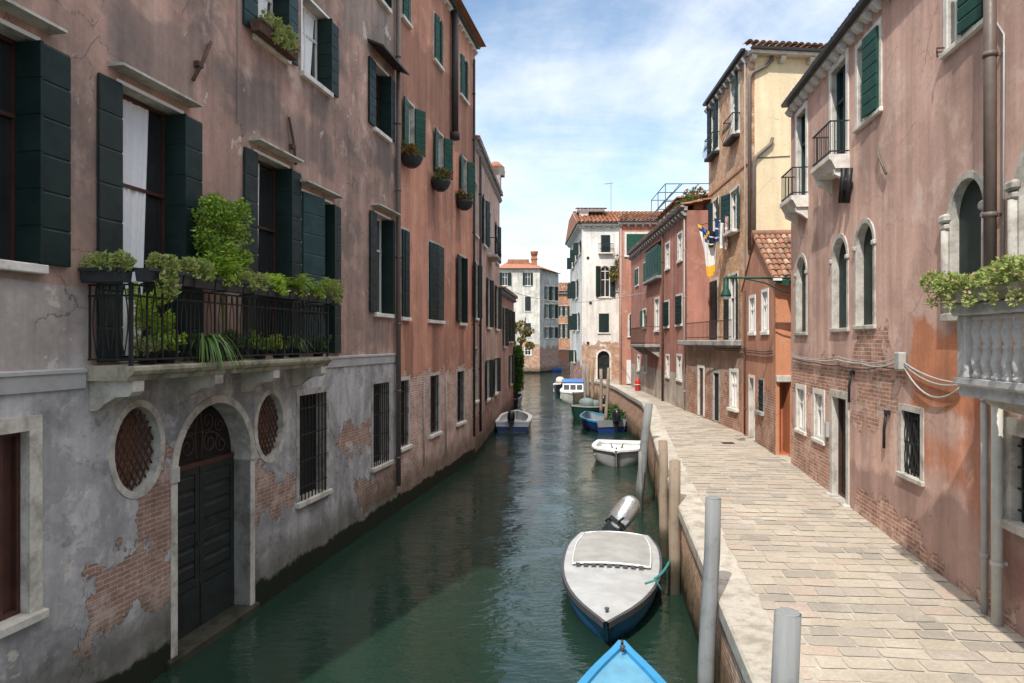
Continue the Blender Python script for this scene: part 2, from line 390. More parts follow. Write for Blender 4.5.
# ------------------------------------------------------------------ facades and openings
class Facade:
    """a straight wall from A (left end seen from outside) to B; local x along it, y into the house, z up from the water"""
    def __init__(s, root, A, B, z0, z1, mat, name='wall', deep=5.0, sides='lrbt', reveal='stone'):
        s.root = root; s.A = Vector(A); s.B = Vector(B); d = s.B-s.A; s.L = d.length; s.d = d.normalized()
        s.mx = T(s.A.x, s.A.y, 0, atan2(s.d.y, s.d.x)); s.z0 = z0; s.z1 = z1; s.mat = mat; s.name = name
        s.deep = deep; s.sides = sides; s.holes = []; s.reveal = reveal; s.caps = None
        if root.name not in FIRST: FIRST[root.name] = 1; place(root, None, s.mx)
    def sx(s, px, off=0.0):
        A = s.A + Vector((s.d.y, -s.d.x))*off; k = (px-CX)/FP
        return (k*A.y-A.x)/(s.d.x-k*s.d.y)
    def zz(s, x, py, off=0.0):
        A = s.A + Vector((s.d.y, -s.d.x))*off
        return HC-(py-CY)/FP*(A.y+x*s.d.y)
    def rect(s, l, r, yt, yb):
        a, b = s.sx(l), s.sx(r)
        if a > b: a, b = b, a
        m = (a+b)/2
        return a, b, s.zz(m, yb), s.zz(m, yt)
    def add(s, mb, name, mats, parent=None): return mb.build(name, mats, parent or s.root, s.mx)
    def hole(s, x0, x1, z0, z1, shape='rect', dep=0.22, arch=1.0):
        s.holes.append((x0, x1, z0, z1, shape, dep, arch))
    def wall(s):
        mb = MB(); L = s.L
        xs = sorted({0.0, L, *[h[0] for h in s.holes], *[h[1] for h in s.holes]}); xs = [x for x in xs if -1e-6 <= x <= L+1e-6]
        zs = sorted({s.z0, s.z1, *[h[2] for h in s.holes], *[h[3] for h in s.holes]}); zs = [z for z in zs if s.z0-1e-6 <= z <= s.z1+1e-6]
        for i in range(len(xs)-1):
            for j in range(len(zs)-1):
                cx, cz = (xs[i]+xs[i+1])/2, (zs[j]+zs[j+1])/2
                if any(h[0] < cx < h[1] and h[2] < cz < h[3] for h in s.holes): continue
                mb.quad((xs[i], 0, zs[j]), (xs[i+1], 0, zs[j]), (xs[i+1], 0, zs[j+1]), (xs[i], 0, zs[j+1]))
        for (x0, x1, z0, z1, shape, dep, arch) in s.holes:
            lo, hi = outline_curves(x0, x1, z0, z1, shape, arch)
            n = len(lo)
            mb.cur = 0
            for k in range(n-1):
                if shape != 'rect':
                    (xa, za), (xb, zb) = hi[k], hi[k+1]
                    if max(z1-za, z1-zb) > 1e-5: mb.quad((xa, 0, za), (xb, 0, zb), (xb, 0, z1), (xa, 0, z1))
                    (xa, za), (xb, zb) = lo[k], lo[k+1]
                    if max(za-z0, zb-z0) > 1e-5: mb.quad((xa, 0, z0), (xb, 0, z0), (xb, 0, zb), (xa, 0, za))
            mb.cur = 1
            for k in range(n-1):
                (xa, za), (xb, zb) = hi[k], hi[k+1]
                mb.quad((xa, 0, za), (xa, dep, za), (xb, dep, zb), (xb, 0, zb))
                (xa, za), (xb, zb) = lo[k], lo[k+1]
                mb.quad((xa, 0, za), (xb, 0, zb), (xb, dep, zb), (xa, dep, za))
            if shape != 'oval':
                mb.quad((x0, 0, z0), (x0, dep, z0), (x0, dep, hi[0][1]), (x0, 0, hi[0][1]))
                mb.quad((x1, 0, z0), (x1, 0, hi[-1][1]), (x1, dep, hi[-1][1]), (x1, dep, z0))
            mb.cur = 0
        D = s.deep
        if 'l' in s.sides: mb.quad((0, 0, s.z0), (0, 0, s.z1), (0, D, s.z1), (0, D, s.z0))
        if 'r' in s.sides: mb.quad((L, 0, s.z0), (L, D, s.z0), (L, D, s.z1), (L, 0, s.z1))
        if 'b' in s.sides: mb.quad((0, D, s.z0), (0, D, s.z1), (L, D, s.z1), (L, D, s.z0))
        if 't' in s.sides: mb.quad((0, 0, s.z1), (L, 0, s.z1), (L, D, s.z1), (0, D, s.z1))
        if s.caps: s.caps(mb)
        s.obj = s.add(mb, s.name, [s.mat, s.reveal]); return s.obj
FIRST = {}
def drips(fac, holes, col, amt=.5, h=1.1):
    """rain stains that run down below sills"""
    return [((a-.12, b+.12, z0-h*(.7+.3*((k*37) % 10)/10), z0-.02), col, amt, .45, .35) for k, (a, b, z0, *_r) in enumerate(holes)]

def outline_curves(x0, x1, z0, z1, shape, arch=1.0, n=18):
    w = (x1-x0)/2; cx = (x0+x1)/2
    if shape == 'rect': return [(x0, z0), (x1, z0)], [(x0, z1), (x1, z1)]
    ts = [pi-pi*k/n for k in range(n+1)]
    if shape == 'arch':
        h = w*arch
        return [(cx+w*cos(a), z0) for a in ts], [(cx+w*cos(a), z1-h+h*sin(a)) for a in ts]
    hz = (z1-z0)/2; cz = (z0+z1)/2
    return [(cx+w*cos(a), cz-hz*sin(a)) for a in ts], [(cx+w*cos(a), cz+hz*sin(a)) for a in ts]

def surround(fac, x0, x1, z0, z1, shape, w, proud, parent, mat='stone', arch=1.0, name='frame', foot=False):
    def path(e):
        X0, X1, Z0, Z1 = x0-e, x1+e, z0-(e if shape == 'oval' or foot else 0), z1+e
        if shape == 'rect': return [(X0, Z0), (X0, Z1), (X1, Z1), (X1, Z0)]
        lo, hi = outline_curves(X0, X1, Z0, Z1, shape, 1.0 if shape == 'oval' else (((x1-x0)/2*arch+e)/((x1-x0)/2+e)), 24)
        if shape == 'arch': return [(X0, Z0)] + hi + [(X1, Z0)]
        return hi + lo[::-1][1:]
    a, b = path(0), path(w); mb = MB()
    n = len(a)
    for k in range(n-1):
        p, q, r2, t2 = a[k], a[k+1], b[k+1], b[k]
        mb.quad((p[0], -proud, p[1]), (t2[0], -proud, t2[1]), (r2[0], -proud, r2[1]), (q[0], -proud, q[1]))
        mb.quad((t2[0], -proud, t2[1]), (t2[0], 0.03, t2[1]), (r2[0], 0.03, r2[1]), (r2[0], -proud, r2[1]))
        mb.quad((p[0], -proud, p[1]), (q[0], -proud, q[1]), (q[0], 0.0, q[1]), (p[0], 0.0, p[1]))
    if shape != 'oval':
        for i in (0, n-1): mb.quad((a[i][0], -proud, a[i][1]), (a[i][0], 0.02, a[i][1]), (b[i][0], 0.02, b[i][1]), (b[i][0], -proud, b[i][1]))
    return fac.add(mb, name, mat, parent)

def leaf_panel(fac, hx, sgn, w, z0, z1, ang, parent, mat='shutter', rows=7, y0=-0.035, label=None, plain=False):
    """one shutter leaf hinged at hx; ang 0 = flat on the wall going away (sgn) from the opening, 90 = straight out, 180 = shut"""
    mb = MB()
    a = radians(ang); dx, dy = cos(a)*sgn, -sin(a)
    X = Vector((dx, dy, 0)); N = Vector((-dy, dx, 0))
    mb.mx = Matrix(((X.x, N.x, 0, hx), (X.y, N.y, 0, y0), (0, 0, 1, 0), (0, 0, 0, 1)))
    t = 0.022
    mb.box(0.006, w-0.006, -t*.6, t*.6, z0+.004, z1-.004)
    h = (z1-z0)/rows
    for k in range(rows):
        if plain: continue
        za, zc = z0+k*h, z0+(k+1)*h-.006; e = .024 if h > .16 else h*.08
        mb.prism([(-t+.008, za+.001), (t-.008, za+.001), (t, za+.008), (t, zc-e), (t-.012, zc), (-t+.012, zc), (-t, zc-e), (-t, za+.008)], 'x', 0, w)
    if plain: mb.box(0.05, w-0.05, -t, t, z0+.06, z1-.06)
    o = fac.add(mb, 'shutter', mat, parent)
    if label: o['label'] = label
    return o

def window(fac, box, shape='rect', dep=0.22, fw=0.0, proud=0.025, fmat='stone', sill=True, sillmat=None, lintel=False, glass='glass', case='white_paint',
           bars=(1, 1), shut=(), grille=None, arch=1.0, name='window', curtain=False, curve=None, srows=7, smat='shutter', sw=None, label=None, sill_out=0.10, sill_h=0.11):
    x0, x1, z0, z1 = box
    fac.hole(x0, x1, z0, z1, shape, dep, arch)
    lo, hi = outline_curves(x0, x1, z0, z1, shape, arch)
    mb = MB(); ids = [mb.vert((x, dep, z)) for x, z in lo] + [mb.vert((x, dep, z)) for x, z in hi[::-1]]
    mb.face(ids)
    wo = fac.add(mb, name, glass, fac.root)
    if label: wo['label'] = label
    w, h = x1-x0, z1-z0
    if fw: surround(fac, x0, x1, z0, z1, shape, fw, proud, wo, fmat, arch)
    if sill and shape != 'oval':
        mb = MB(); e = max(fw, 0.06)+0.03
        mb.bevbox(x0-e, x1+e, -sill_out, 0.03, z0-sill_h, z0-0.002, .012); fac.add(mb, 'sill', sillmat or fmat, wo)
    if lintel:
        mb = MB(); mb.prism([(0.02, z1+0.15), (-0.24, z1+0.15), (-0.24, z1+0.185), (-0.14, z1+0.20), (0.02, z1+0.215)], 'x', x0-lintel, x1+lintel)
        fac.add(mb, 'lintel', 'stone', wo)
    if case and shape != 'oval':
        mb = MB(); b = 0.055; y0, y1 = dep-0.06, dep-0.004
        zt = z1 if shape == 'rect' else z1-(x1-x0)/2*arch
        mb.box(x0+.003, x0+b, y0, y1, z0+.003, zt-.003); mb.box(x1-b, x1-.003, y0, y1, z0+.003, zt-.003); mb.box(x0+b, x1-b, y0, y1, z0+.003, z0+b)
        if shape == 'rect': mb.box(x0+b, x1-b, y0, y1, z1-b, z1-.003)
        else: mb.box(x0+b, x1-b, y0, y1, zt-b, zt)
        for k in range(1, bars[0]+1):
            xx = x0+w*k/(bars[0]+1); mb.box(xx-.03, xx+.03, y0, y1, z0+b, (zt-b) if shape == 'rect' else zt-b)
        for k in range(1, bars[1]+1):
            zz = z0+(zt-z0)*(0.66 if bars[1] == 1 else k/(bars[1]+1)); mb.box(x0+b, x1-b, y0+.004, y1-.004, zz-.025, zz+.025)
        if shape == 'arch':
            for k in range(len(hi)-1):
                p, q = hi[k], hi[k+1]; cx, cz = (x0+x1)/2, zt
                def inn(pt): return (cx+(pt[0]-cx)*(1-b/(w/2)), cz+(pt[1]-cz)*(1-b/(w/2)))
                pi_, qi = inn(p), inn(q)
                mb.quad((p[0], y0, p[1]), (pi_[0], y0, pi_[1]), (qi[0], y0, qi[1]), (q[0], y0, q[1]))
                mb.quad((pi_[0], y0, pi_[1]), (pi_[0], y1, pi_[1]), (qi[0], y1, qi[1]), (qi[0], y0, qi[1]))
            mb.box((x0+x1)/2-.02, (x0+x1)/2+.02, y0, y1, zt, z1-b)
        fac.add(mb, 'casement', case, wo)
    for (sgn, ang, *r) in shut:
        ww = r[0] if r else w/2; mt = r[1] if len(r) > 1 else smat
        hx = x0 if sgn < 0 else x1
        if ang == 'rev':     # folded back inside the jamb
            leaf_panel(fac, hx+(-.03 if sgn > 0 else .03), -sgn, dep+0.10, z0+.02, z1-.02, 270 if sgn > 0 else 270, wo, mt, srows, y0=dep-0.02) if False else None
            mb = MB(); xx = hx-.035*sgn; hh = (z1-z0-.04)/srows
            for k in range(srows): mb.box(xx-.02, xx+.02, -0.12, dep-.07, z0+.02+k*hh+.008, z0+.02+(k+1)*hh-.008)
            mb.box(xx-.012, xx+.012, -.115, dep-.075, z0+.024, z1-.024)
            fac.add(mb, 'shutter', mt, wo)
        else: leaf_panel(fac, hx, sgn, ww, z0+.01, z1-.01, ang, wo, mt, srows, y0=-max(0.035, proud+.028))
    if curtain:
        mb = MB(); n = 40; xa, xb = x0+.08, x0+w*curtain; mb.smooth = True
        pts = [(xa+(xb-xa)*k/n, dep-.012-.035*(1+sin(k*1.15+2*sin(k*.37)))/2) for k in range(n+1)]
        top = [mb.vert((x, y, z1-.06)) for x, y in pts]; bot = [mb.vert((xa+(x-xa)*.8, y, z0+.08)) for x, y in pts]
        for k in range(n): mb.face((bot[k], bot[k+1], top[k+1], top[k]))
        fac.add(mb, 'curtain', 'curtain', wo)
    if grille:
        nx, nz, r, gy = grille
        mb = MB()
        for k in range(nx+1):
            xx = x0+w*(k+.5)/(nx+1); mb.box(xx-r, xx+r, gy-r, gy+r, z0, z1)
        for k in range(nz+1):
            zz = z0+h*(k+.5)/(nz+1); mb.box(x0, x1, gy-r*1.3, gy+r*.7, zz-r, zz+r)
        fac.add(mb, 'grille', 'iron' if not curve else curve, wo)
    return wo

def tile_roof(mb, x0, x1, y0, y1, z0, z1, sp=0.2, rowl=0.36, skew=0.0, trim=None):
    """half-round tiles in overlapping rows; slope rises from y0,z0 to y1,z1; trim(x, fy) -> keep tile"""
    nx = max(1, int(round((x1-x0)/sp))); sl = sqrt((y1-y0)**2+(z1-z0)**2); nr = max(1, int(round(sl/rowl)))
    u = Vector((0, (y1-y0)/sl, (z1-z0)/sl)); nrm = Vector((0, -u.z, u.y))
    if nrm.z < 0: nrm = -nrm
    O = Vector((0, y0, z0)); spx = (x1-x0)/nx
    mb.smooth = True
    mb.smooth = False
    mb.quad((x0, y0, z0-.01), (x1, y0, z0-.01), (x1, y1, z1-.01), (x0, y1, z1-.01)) if not trim else None
    mb.smooth = True
    for j in range(nr):
        for i in range(nx):
            xc = x0+(i+.5)*spx
            if trim and not trim(xc, (j+.5)/nr): continue
            jx = random.uniform(-.012, .012)*spx/.2; a = O+u*(sl*j/nr-0.03); b = O+u*(sl*(j+1)/nr+0.03)
            ra, rb = spx*.47, spx*.38; lift = random.uniform(0.0, .012)
            A = []; B = []
            for k in range(6):
                th = pi*k/5
                A.append(mb.vert(a+Vector((xc+jx+ra*cos(th), 0, 0))+nrm*(ra*.75*sin(th)+.022+lift)))
                B.append(mb.vert(b+Vector((xc+jx+rb*cos(th), 0, 0))+nrm*(rb*.75*sin(th)+.002)))
            for k in range(5): mb.face((A[k], A[k+1], B[k+1], B[k]))
            mb.face(A)
    mb.smooth = False

def foliage(mb, n, clumps, size=0.04, squash=1.0, up=0.3, rnd=random):
    """leaf-sized faces through the volume of several clumps (centre, radii)"""
    tot = sum(c[1][0]*c[1][1]*c[1][2] for c in clumps)
    for c, r in clumps:
        k = max(3, int(n*(r[0]*r[1]*r[2])/tot))
        for _ in range(k):
            while True:
                p = Vector((rnd.uniform(-1, 1), rnd.uniform(-1, 1), rnd.uniform(-1, 1)))
                if 0.15 < p.length < 1: break
            p = p*(0.45+0.55*p.length**-0.5) if p.length > .5 else p
            q = Vector((c[0]+p.x*r[0], c[1]+p.y*r[1], c[2]+p.z*r[2]))
            s = size*rnd.uniform(.6, 1.35)
            d = Vector((p.x+rnd.uniform(-.8, .8), p.y+rnd.uniform(-.8, .8), p.z*0.6+rnd.uniform(-.6, .6)+up)).normalized()
            a = d.cross(Vector((rnd.uniform(-1, 1), rnd.uniform(-1, 1), rnd.uniform(-1, 1))))
            if a.length < .1: continue
            a.normalize()
            nn = d.cross(a)*(s*.22)
            mb.quad(q-a*0+d*(-s*.5), q+a*(s*.42)+nn, q+d*(s*.75), q-a*(s*.42)+nn)
def strap_leaves(mb, base, n, length, w=0.02, droop=1.0, spread=1.0, lean=(0, 0)):
    for k in range(n):
        a = random.uniform(0, 2*pi); L = length*random.uniform(.6, 1.1); out = random.uniform(.35, 1)*spread
        d = Vector((cos(a)*out+lean[0], sin(a)*out+lean[1], 0)); prev = None; m = 6
        side = Vector((-sin(a), cos(a), 0))
        for j in range(m+1):
            f = j/m; p = Vector(base)+d*(L*.62*f)+Vector((0, 0, L*(1.05*f-droop*1.15*f*f)))
            ww = w*(1-f)**.6*(.5+1.2*min(f*3, .5))+.001
            cur = (mb.vert(p-side*ww), mb.vert(p+side*ww))
            if prev: mb.face((prev[0], prev[1], cur[1], cur[0]))
            prev = cur
def fern(mb, base, n, length):
    for k in range(n):
        a = random.uniform(0, 2*pi); L = length*random.uniform(.6, 1.1); el = random.uniform(.8, 1.9)
        d = Vector((cos(a), sin(a), 0)); side = Vector((-sin(a), cos(a), 0))
        for j in range(1, 11):
            f = j/11; p = Vector(base)+d*(L*.8*f)+Vector((0, 0, L*el*(f-.75*f*f)))
            ln = L*.26*(1-f*.75)
            for sg in (-1, 1):
                q = p+side*(sg*ln)+d*(ln*.35)+Vector((0, 0, random.uniform(-.3, .1)*ln)); t = d*(L*.045)
                mb.quad(p-t*.6, q-t*.2, q+t*.3, p+t)
def cable(name, label, pts, r, mat, sag=0.0, parent=None, cat='cable', group=None):
    mb = MB(); P = []
    for a, b in zip(pts, pts[1:]):
        a, b = Vector(a), Vector(b)
        for k in range(13):
            f = k/12
            if P and k == 0: continue
            P.append(a.lerp(b, f)-Vector((0, 0, sag*4*f*(1-f))))
    mb.tube(P, r, 6); o = mb.build(name, mat, parent)
    if not parent: tag(o, label, cat, group)
    return o
# ------------------------------------------------------------------ ground levels
def path_z(y):
    if y < 26.8: return 1.36+.028*y
    if y < 43: return 2.11
    return max(1.66, 2.11-.03*(y-43))
QUAY = [(1.81-.13*6, -4), (1.81, 2), (2.42, 6.72), (3.34, 13.83), (4.1, 19.2), (5.15, 26.0), (5.75, 29.6), (6.02, 31.5), (6.25, 38), (6.75, 52), (6.3, 57.95)]
def quay_x(y):
    for (xa, ya), (xb, yb) in zip(QUAY, QUAY[1:]):
        if y <= yb: return xa+(xb-xa)*(y-ya)/(yb-ya)
    return QUAY[-1][0]

def F_(fac, l, r, top, bot):
    """opening from pixel columns l..r; top/bottom are heights, or ('p', px, py) measured points"""
    a, b = fac.sx(l), fac.sx(r)
    if a > b: a, b = b, a
    zt = fac.zz(fac.sx(top[1]), top[2]) if isinstance(top, tuple) else top
    zb = fac.zz(fac.sx(bot[1]), bot[2]) if isinstance(bot, tuple) else bot
    return a, b, zb, zt
def pbox(fac, l, r, yt, yb):
    a, b, z0, z1 = fac.rect(l, r, yt, yb); return (a, b, z0, z1)

def pipe(fac, px, z0, z1, r, mat, off=0.09, name='drainpipe', bands=True, extra=None):
    x = fac.sx(px, off); mb = MB(); pts = [(x, -off, z0), (x, -off, z1)]
    if extra: pts = [(x+a, -off+b, c) for a, b, c in extra]
    mb.tube(pts, r, 10)
    if bands and not extra:
        z = z0+.8
        while z < z1:
            mb.tube([(x, -off, z-.03), (x, -off, z+.03)], r*1.18, 10); mb.box(x-.012, x+.012, -off, 0.02, z-.02, z+.02); z += 1.9
    return fac.add(mb, name, mat)
def eave(fac, z, out=.42, h=.16, corb=.5, mat='stone_white', gut='gutter', x0=0.0, x1=None, cs=(.12, .2, .16)):
    """stone eave band on corbels with a metal gutter"""
    x1 = fac.L if x1 is None else x1
    mb = MB(); mb.box(x0-.02, x1+.02, -out+.08, .02, z, z+h); fac.add(mb, 'eave', mat)
    mb = MB(); mb.prism([(-out-.05, z+h*.80), (-out+.075, z+h*.80), (-out+.075, z+h+.04), (-out-.075, z+h+.04)], 'x', x0-.06, x1+.06); fac.add(mb, 'gutter', gut)
    if corb:
        n = int((x1-x0)/corb); first = None
        for k in range(n+1):
            x = x0+.12+(x1-x0-.24)*k/max(1, n)
            if first is None:
                mb = MB(); w, d, hh = cs
                mb.prism([(0.01, 0), (-d, 0), (-d-.04, -hh*.35), (-d*.9, -hh*.75), (-d*.45, -hh), (0.01, -hh)], 'x', -w/2, w/2)
                me = mb.build('corbel', mat, fac.root, fac.mx @ Matrix.Translation((x, 0, z-.003))); first = me
            else:
                o = first.copy(); C.objects.link(o); place(o, fac.root, fac.mx @ Matrix.Translation((x, 0, z-.003)))

# ================================================================== left bank
def LW(y): return (-7.12+.1947*y, y)
L1 = empty('plastered_house', 'large faded pink house with grey ground floor and a planted iron balcony', 'house')
f = Facade(L1, LW(1.5), LW(19.6), -.8, 17.0, None)
f1 = f
zb = 4.62
for (l, r, top, bot, cur, sill) in ((-75, 36, 8.42, 5.80, 0, True), (119, 181, 8.40, zb, .72, False), (255, 288, 8.36, zb, .5, False)):
    window(f, F_(f, l, r, top, bot), dep=.30, fw=.05, proud=.012, fmat='white_paint', lintel=.2, glass='glass', case='brown_wood', sill=sill, sillmat='stone_white', bars=(0, 1),
           shut=((-1, 0, .40, 'shutter_grey' if l > 0 else 'shutter'), (1, 'rev'), (1, 0, .43, 'shutter')), curtain=cur, srows=8 if not sill else 6)
b = F_(f, 301, 331, 8.02, zb)
window(f, b, dep=.30, fw=.05, proud=.012, fmat='white_paint', lintel=.16, case='brown_wood', sill=False, shut=((-1, 172, (b[1]-b[0])*.55, 'shutter_blue'), (1, 'rev'), (1, 0, .4, 'shutter_grey')), srows=8)
window(f, F_(f, 375, 390, 8.30, 5.66), dep=.30, fw=.05, proud=.012, fmat='white_paint', lintel=.25, case='white_paint', sillmat='stone_white', shut=((-1, 0, .42, 'shutter_grey'), (1, 'rev'), (1, 0, .25, 'shutter')), srows=8)
window(f, F_(f, 255, 285, 12.15, 10.5), dep=.30, fw=.05, proud=.012, fmat='white_paint', case='white_paint', sillmat='stone_white', curtain=.9, shut=((-1, 0, .42, 'shutter_blue'), (1, 'rev'), (1, 0, .42, 'shutter_blue')), srows=6)
window(f, F_(f, 302, 328, 12.15, 10.5), dep=.30, fw=.05, proud=.012, fmat='white_paint', case='white_paint', sillmat='stone_white', curtain=.9, shut=((1, 'rev'), (1, 0, .42, 'shutter')), srows=6)
wU = window(f, F_(f, 374, 388, 12.25, 10.52), dep=.30, fw=.05, proud=.012, fmat='white_paint', case='brown_wood', sillmat='stone_white', shut=((-1, 0, .42, 'shutter'), (1, 'rev'), (1, 0, .38, 'shutter')), srows=7)
bU = F_(f, 374, 388, 12.25, 10.52)
mb = MB(); mb.prism([(0, 12.62), (-.45, 12.42), (-.45, 12.47), (0, 12.68)], 'x', bU[0]-.45, bU[1]+.5); f.add(mb, 'canopy', 'pipe_dark', wU)
window(f, F_(f, 377, 388, 15.9, 14.1), dep=.30, fw=.05, proud=.012, fmat='white_paint', case='brown_wood', sillmat='stone_white', shut=((1, 'rev'),))
window(f, F_(f, 120, 160, 14.6, 12.6), dep=.30, fw=.05, proud=.012, fmat='white_paint', case='brown_wood', sillmat='stone_white', shut=((1, 'rev'),))
# ground floor
window(f, F_(f, -60, 28, 3.87, 1.76), dep=.16, fw=.17, proud=.025, glass='brown_wood', case='brown_wood', bars=(3, 0), sillmat='stone')
for l, r in ((299, 326), (373, 388.6)):
    window(f, F_(f, l, r, 3.78, 1.6), dep=.26, fw=.13, proud=.015, fmat='stone_grey', sillmat='stone', case=None, glass='dark', grille=(7, 3, .011, -.02))
for bx in ((114, 160, 3.98, 2.80), (257, 283, 3.90, 2.70)):
    b = F_(f, *bx); w = window(f, b, 'oval', dep=.32, fw=.10, proud=.012, case=None, glass='dark')
    cx, cz, rx, rz = (b[0]+b[1])/2, (b[2]+b[3])/2, (b[1]-b[0])/2, (b[3]-b[2])/2
    mb = MB()
    for sg in (-1, 1):
        for k in range(-4, 5):
            pts = []
            for j in range(-24, 25):
                u = j/24*1.6; v = sg*u*1.7+k*.44
                X, Z = u*rx*1.0, v*rz*.75
                if (X/rx)**2+(Z/rz)**2 <= 1.0: pts.append((cx+X, .10+.004*sg, cz+Z))
            if len(pts) > 1: mb.tube([pts[0], pts[-1]], .015, 5)
    f.add(mb, 'lattice', 'rust', w)
    # grimy brick infill behind the lattice
    mb = MB(); lo, hi = outline_curves(b[0]+.05, b[1]-.05, b[2]+.05, b[3]-.05, 'oval'); mb.face([mb.vert((x, .27, z)) for x, z in lo]+[mb.vert((x, .27, z)) for x, z in hi[::-1]][1:-1])
    f.add(mb, 'infill', 'brick_plain', w)
# water door
db = F_(f, 177, 250, 3.88, -.5)
f.hole(*db, 'arch', .38, 1.0)
x0, x1, z0, z1 = db; xm = (x0+x1)/2; zs = z1-(x1-x0)/2
mb = MB()
for sg in (-1, 1):
    a, c = (x0+.004, xm-.008) if sg < 0 else (xm+.008, x1-.004)
    mb.box(a, c, .34, .40, -.3, zs-.08)
    for q in (a, c-.11): mb.box(q, q+.11, .315, .34, -.3, zs-.08)
    for zz_, hh in ((zs-.2, .12), (1.75, .13), (.85, .13)): mb.box(a+.11, c-.11, .315, .34, zz_, zz_+hh)
    for k in range(3):
        for (za, zc) in ((.98, 1.75), (1.88, zs-.2)):
            h = (zc-za)/3; mb.prism([(.34, za+k*h+.03), (.322, za+k*h+.05), (.322, za+(k+1)*h-.05), (.34, za+(k+1)*h-.012)], 'x', a+.12, c-.12)
    mb.box(a+.01, c-.01, .305, .315, -.3, .84)
dr = f.add(mb, 'door', 'door_green')
mb = MB(); mb.box(x0, x1, .30, .40, zs-.08, zs+.0); f.add(mb, 'transom', 'brown_wood', dr)
lo, hi = outline_curves(x0, x1, zs, z1, 'arch'); mb = MB(); mb.face([mb.vert((x, .378, z)) for x, z in lo[::len(lo)-1]]+[mb.vert((x, .378, z)) for x, z in hi[::-1]]); f.add(mb, 'fanlight', 'dark', dr)
mb = MB(); R = (x1-x0)/2
def spiral(cx, cz, r, turns, a0, sg, y=.33):
    pts = [(cx+sg*r*(1-k/26*.8)*cos(a0+turns*2*pi*k/26), y, cz+r*(1-k/26*.8)*sin(a0+turns*2*pi*k/26)) for k in range(27)]
    mb.tube(pts, .009, 5)
for sg in (-1, 1):
    spiral(xm+sg*R*.30, zs+R*.28, R*.22, 1.5, .3, sg); spiral(xm+sg*R*.62, zs+R*.22, R*.18, 1.4, 1.8, sg); spiral(xm+sg*R*.24, zs+R*.66, R*.17, 1.4, 4.2, sg); spiral(xm+sg*R*.58, zs+R*.56, R*.14, 1.3, 2.2, sg)
    mb.tube([(xm+sg*.06, .33, zs), (xm+sg*.1, .33, zs+R*.5), (xm+sg*.01, .33, zs+R*.95)], .010, 5)
    mb.tube([(xm+sg*R*.9, .33, zs+.05), (xm+sg*R*.5, .33, zs+R*.42), (xm, .33, zs+R*.5)], .009, 5)
f.add(mb, 'ironwork', 'rust', dr)
surround(f, x0, x1, zs+.10, z1, 'arch', .13, .02, dr, 'stone', 1.0, 'arch_frame')
for sg, xx in ((-1, x0), (1, x1)):
    mb = MB(); a, c = (xx-.14, xx) if sg < 0 else (xx, xx+.14)
    mb.bevbox(a, c, -.022, .37, -.6, zs-.14, .012); mb.bevbox(a-.02, c+.02, -.045, .375, zs-.14, zs+.10, .012); f.add(mb, 'jamb', 'stone', dr)
mb = MB(); mb.tube([(xm-.06, .31, 1.55), (xm-.06, .28, 1.55)], .03, 8); f.add(mb, 'knob', 'iron', dr)
mb = MB(); mb.bevbox(x0-.22, x1+.22, -.08, .36, -.6, .14, .03); f.add(mb, 'step', 'algae_stone', dr)
# string course
s0, s1 = f.sx(86), f.sx(329, .65)
for xa, xb in ((0, s0-.03), (s1+.03, f.L-.03)):
    mb = MB(); mb.prism([(.01, 4.30), (-.03, 4.31), (-.035, 4.50), (-.055, 4.51), (-.055, 4.55), (.01, 4.57)], 'x', xa, xb); f.add(mb, 'string_course', 'band')
# balcony
P = .66
mb = MB()
mb.prism([(.02, 4.40), (-P+.04, 4.40), (-P+.02, 4.46), (-P-.03, 4.48), (-P-.06, 4.53), (-P-.06, 4.575), (-P-.03, 4.59), (.02, 4.59)], 'x', s0-.02, s1+.02)
bal = f.add(mb, 'balcony', 'ledge')
for x in (s0+.16, s0+1.85, s0+3.5, s1-.2):
    mb = MB(); mb.prism([(.02, 4.395), (-P+.03, 4.395), (-P+.03, 4.26), (-P+.10, 4.20), (-P+.28, 4.19), (-.20, 4.09), (-.12, 4.02), (.02, 4.0)], 'x', x-.10, x+.10); f.add(mb, 'corbel', 'stone', bal)
mb = MB(); zt = 5.62; yf = -P+.03
def vbars(xa, xb, ya, yb, n):
    for k in range(n+1):
        q = k/n; X, Y = xa+(xb-xa)*q, ya+(yb-ya)*q
        e = .011
        if k % 2 == 0: mb.box(X-e, X+e, Y-e, Y+e, 4.66, zt)
        else:          # bowed bar with a scroll at the foot
            ux, uy = (xb-xa), (yb-ya); ln = sqrt(ux*ux+uy*uy); ux, uy = ux/ln, uy/ln
            for sg in (-1, 1):
                pts = [(X+ux*sg*.055*sin(pi*j/9)**1.0*(1 if j < 7 else .8), Y+uy*sg*.055*sin(pi*j/9), 4.72+(zt-4.72)*j/9) for j in range(10)]
                mb.tube(pts, .009, 5)
for (xa, xb, ya, yb, n) in ((s0+.03, s1-.03, yf, yf, 38), (s0+.03, s0+.03, yf, -.03, 6), (s1-.03, s1-.03, yf, -.03, 6)): vbars(xa, xb, ya, yb, n)
for z in (4.67, zt-.14, zt):
    mb.box(s0+.01, s1-.01, yf-.014, yf+.014, z-.012, z+.012); mb.box(s0+.015, s0+.045, yf+.015, -.01, z-.011, z+.011); mb.box(s1-.045, s1-.015, yf+.015, -.01, z-.011, z+.011)
for X in (s0+.03, s1-.03): mb.box(X-.02, X+.02, yf-.021, yf+.021, 4.59, zt+.03)
for k in range(8):       # brackets carrying the planter boxes
    X = s0+.2+(s1-s0-.4)*k/7; mb.box(X-.012, X+.012, yf-.26, yf, zt+.013, zt+.03); mb.box(X-.012, X+.012, yf-.26, yf-.245, zt+.013, zt+.16)
f.add(mb, 'railing', 'iron', bal)
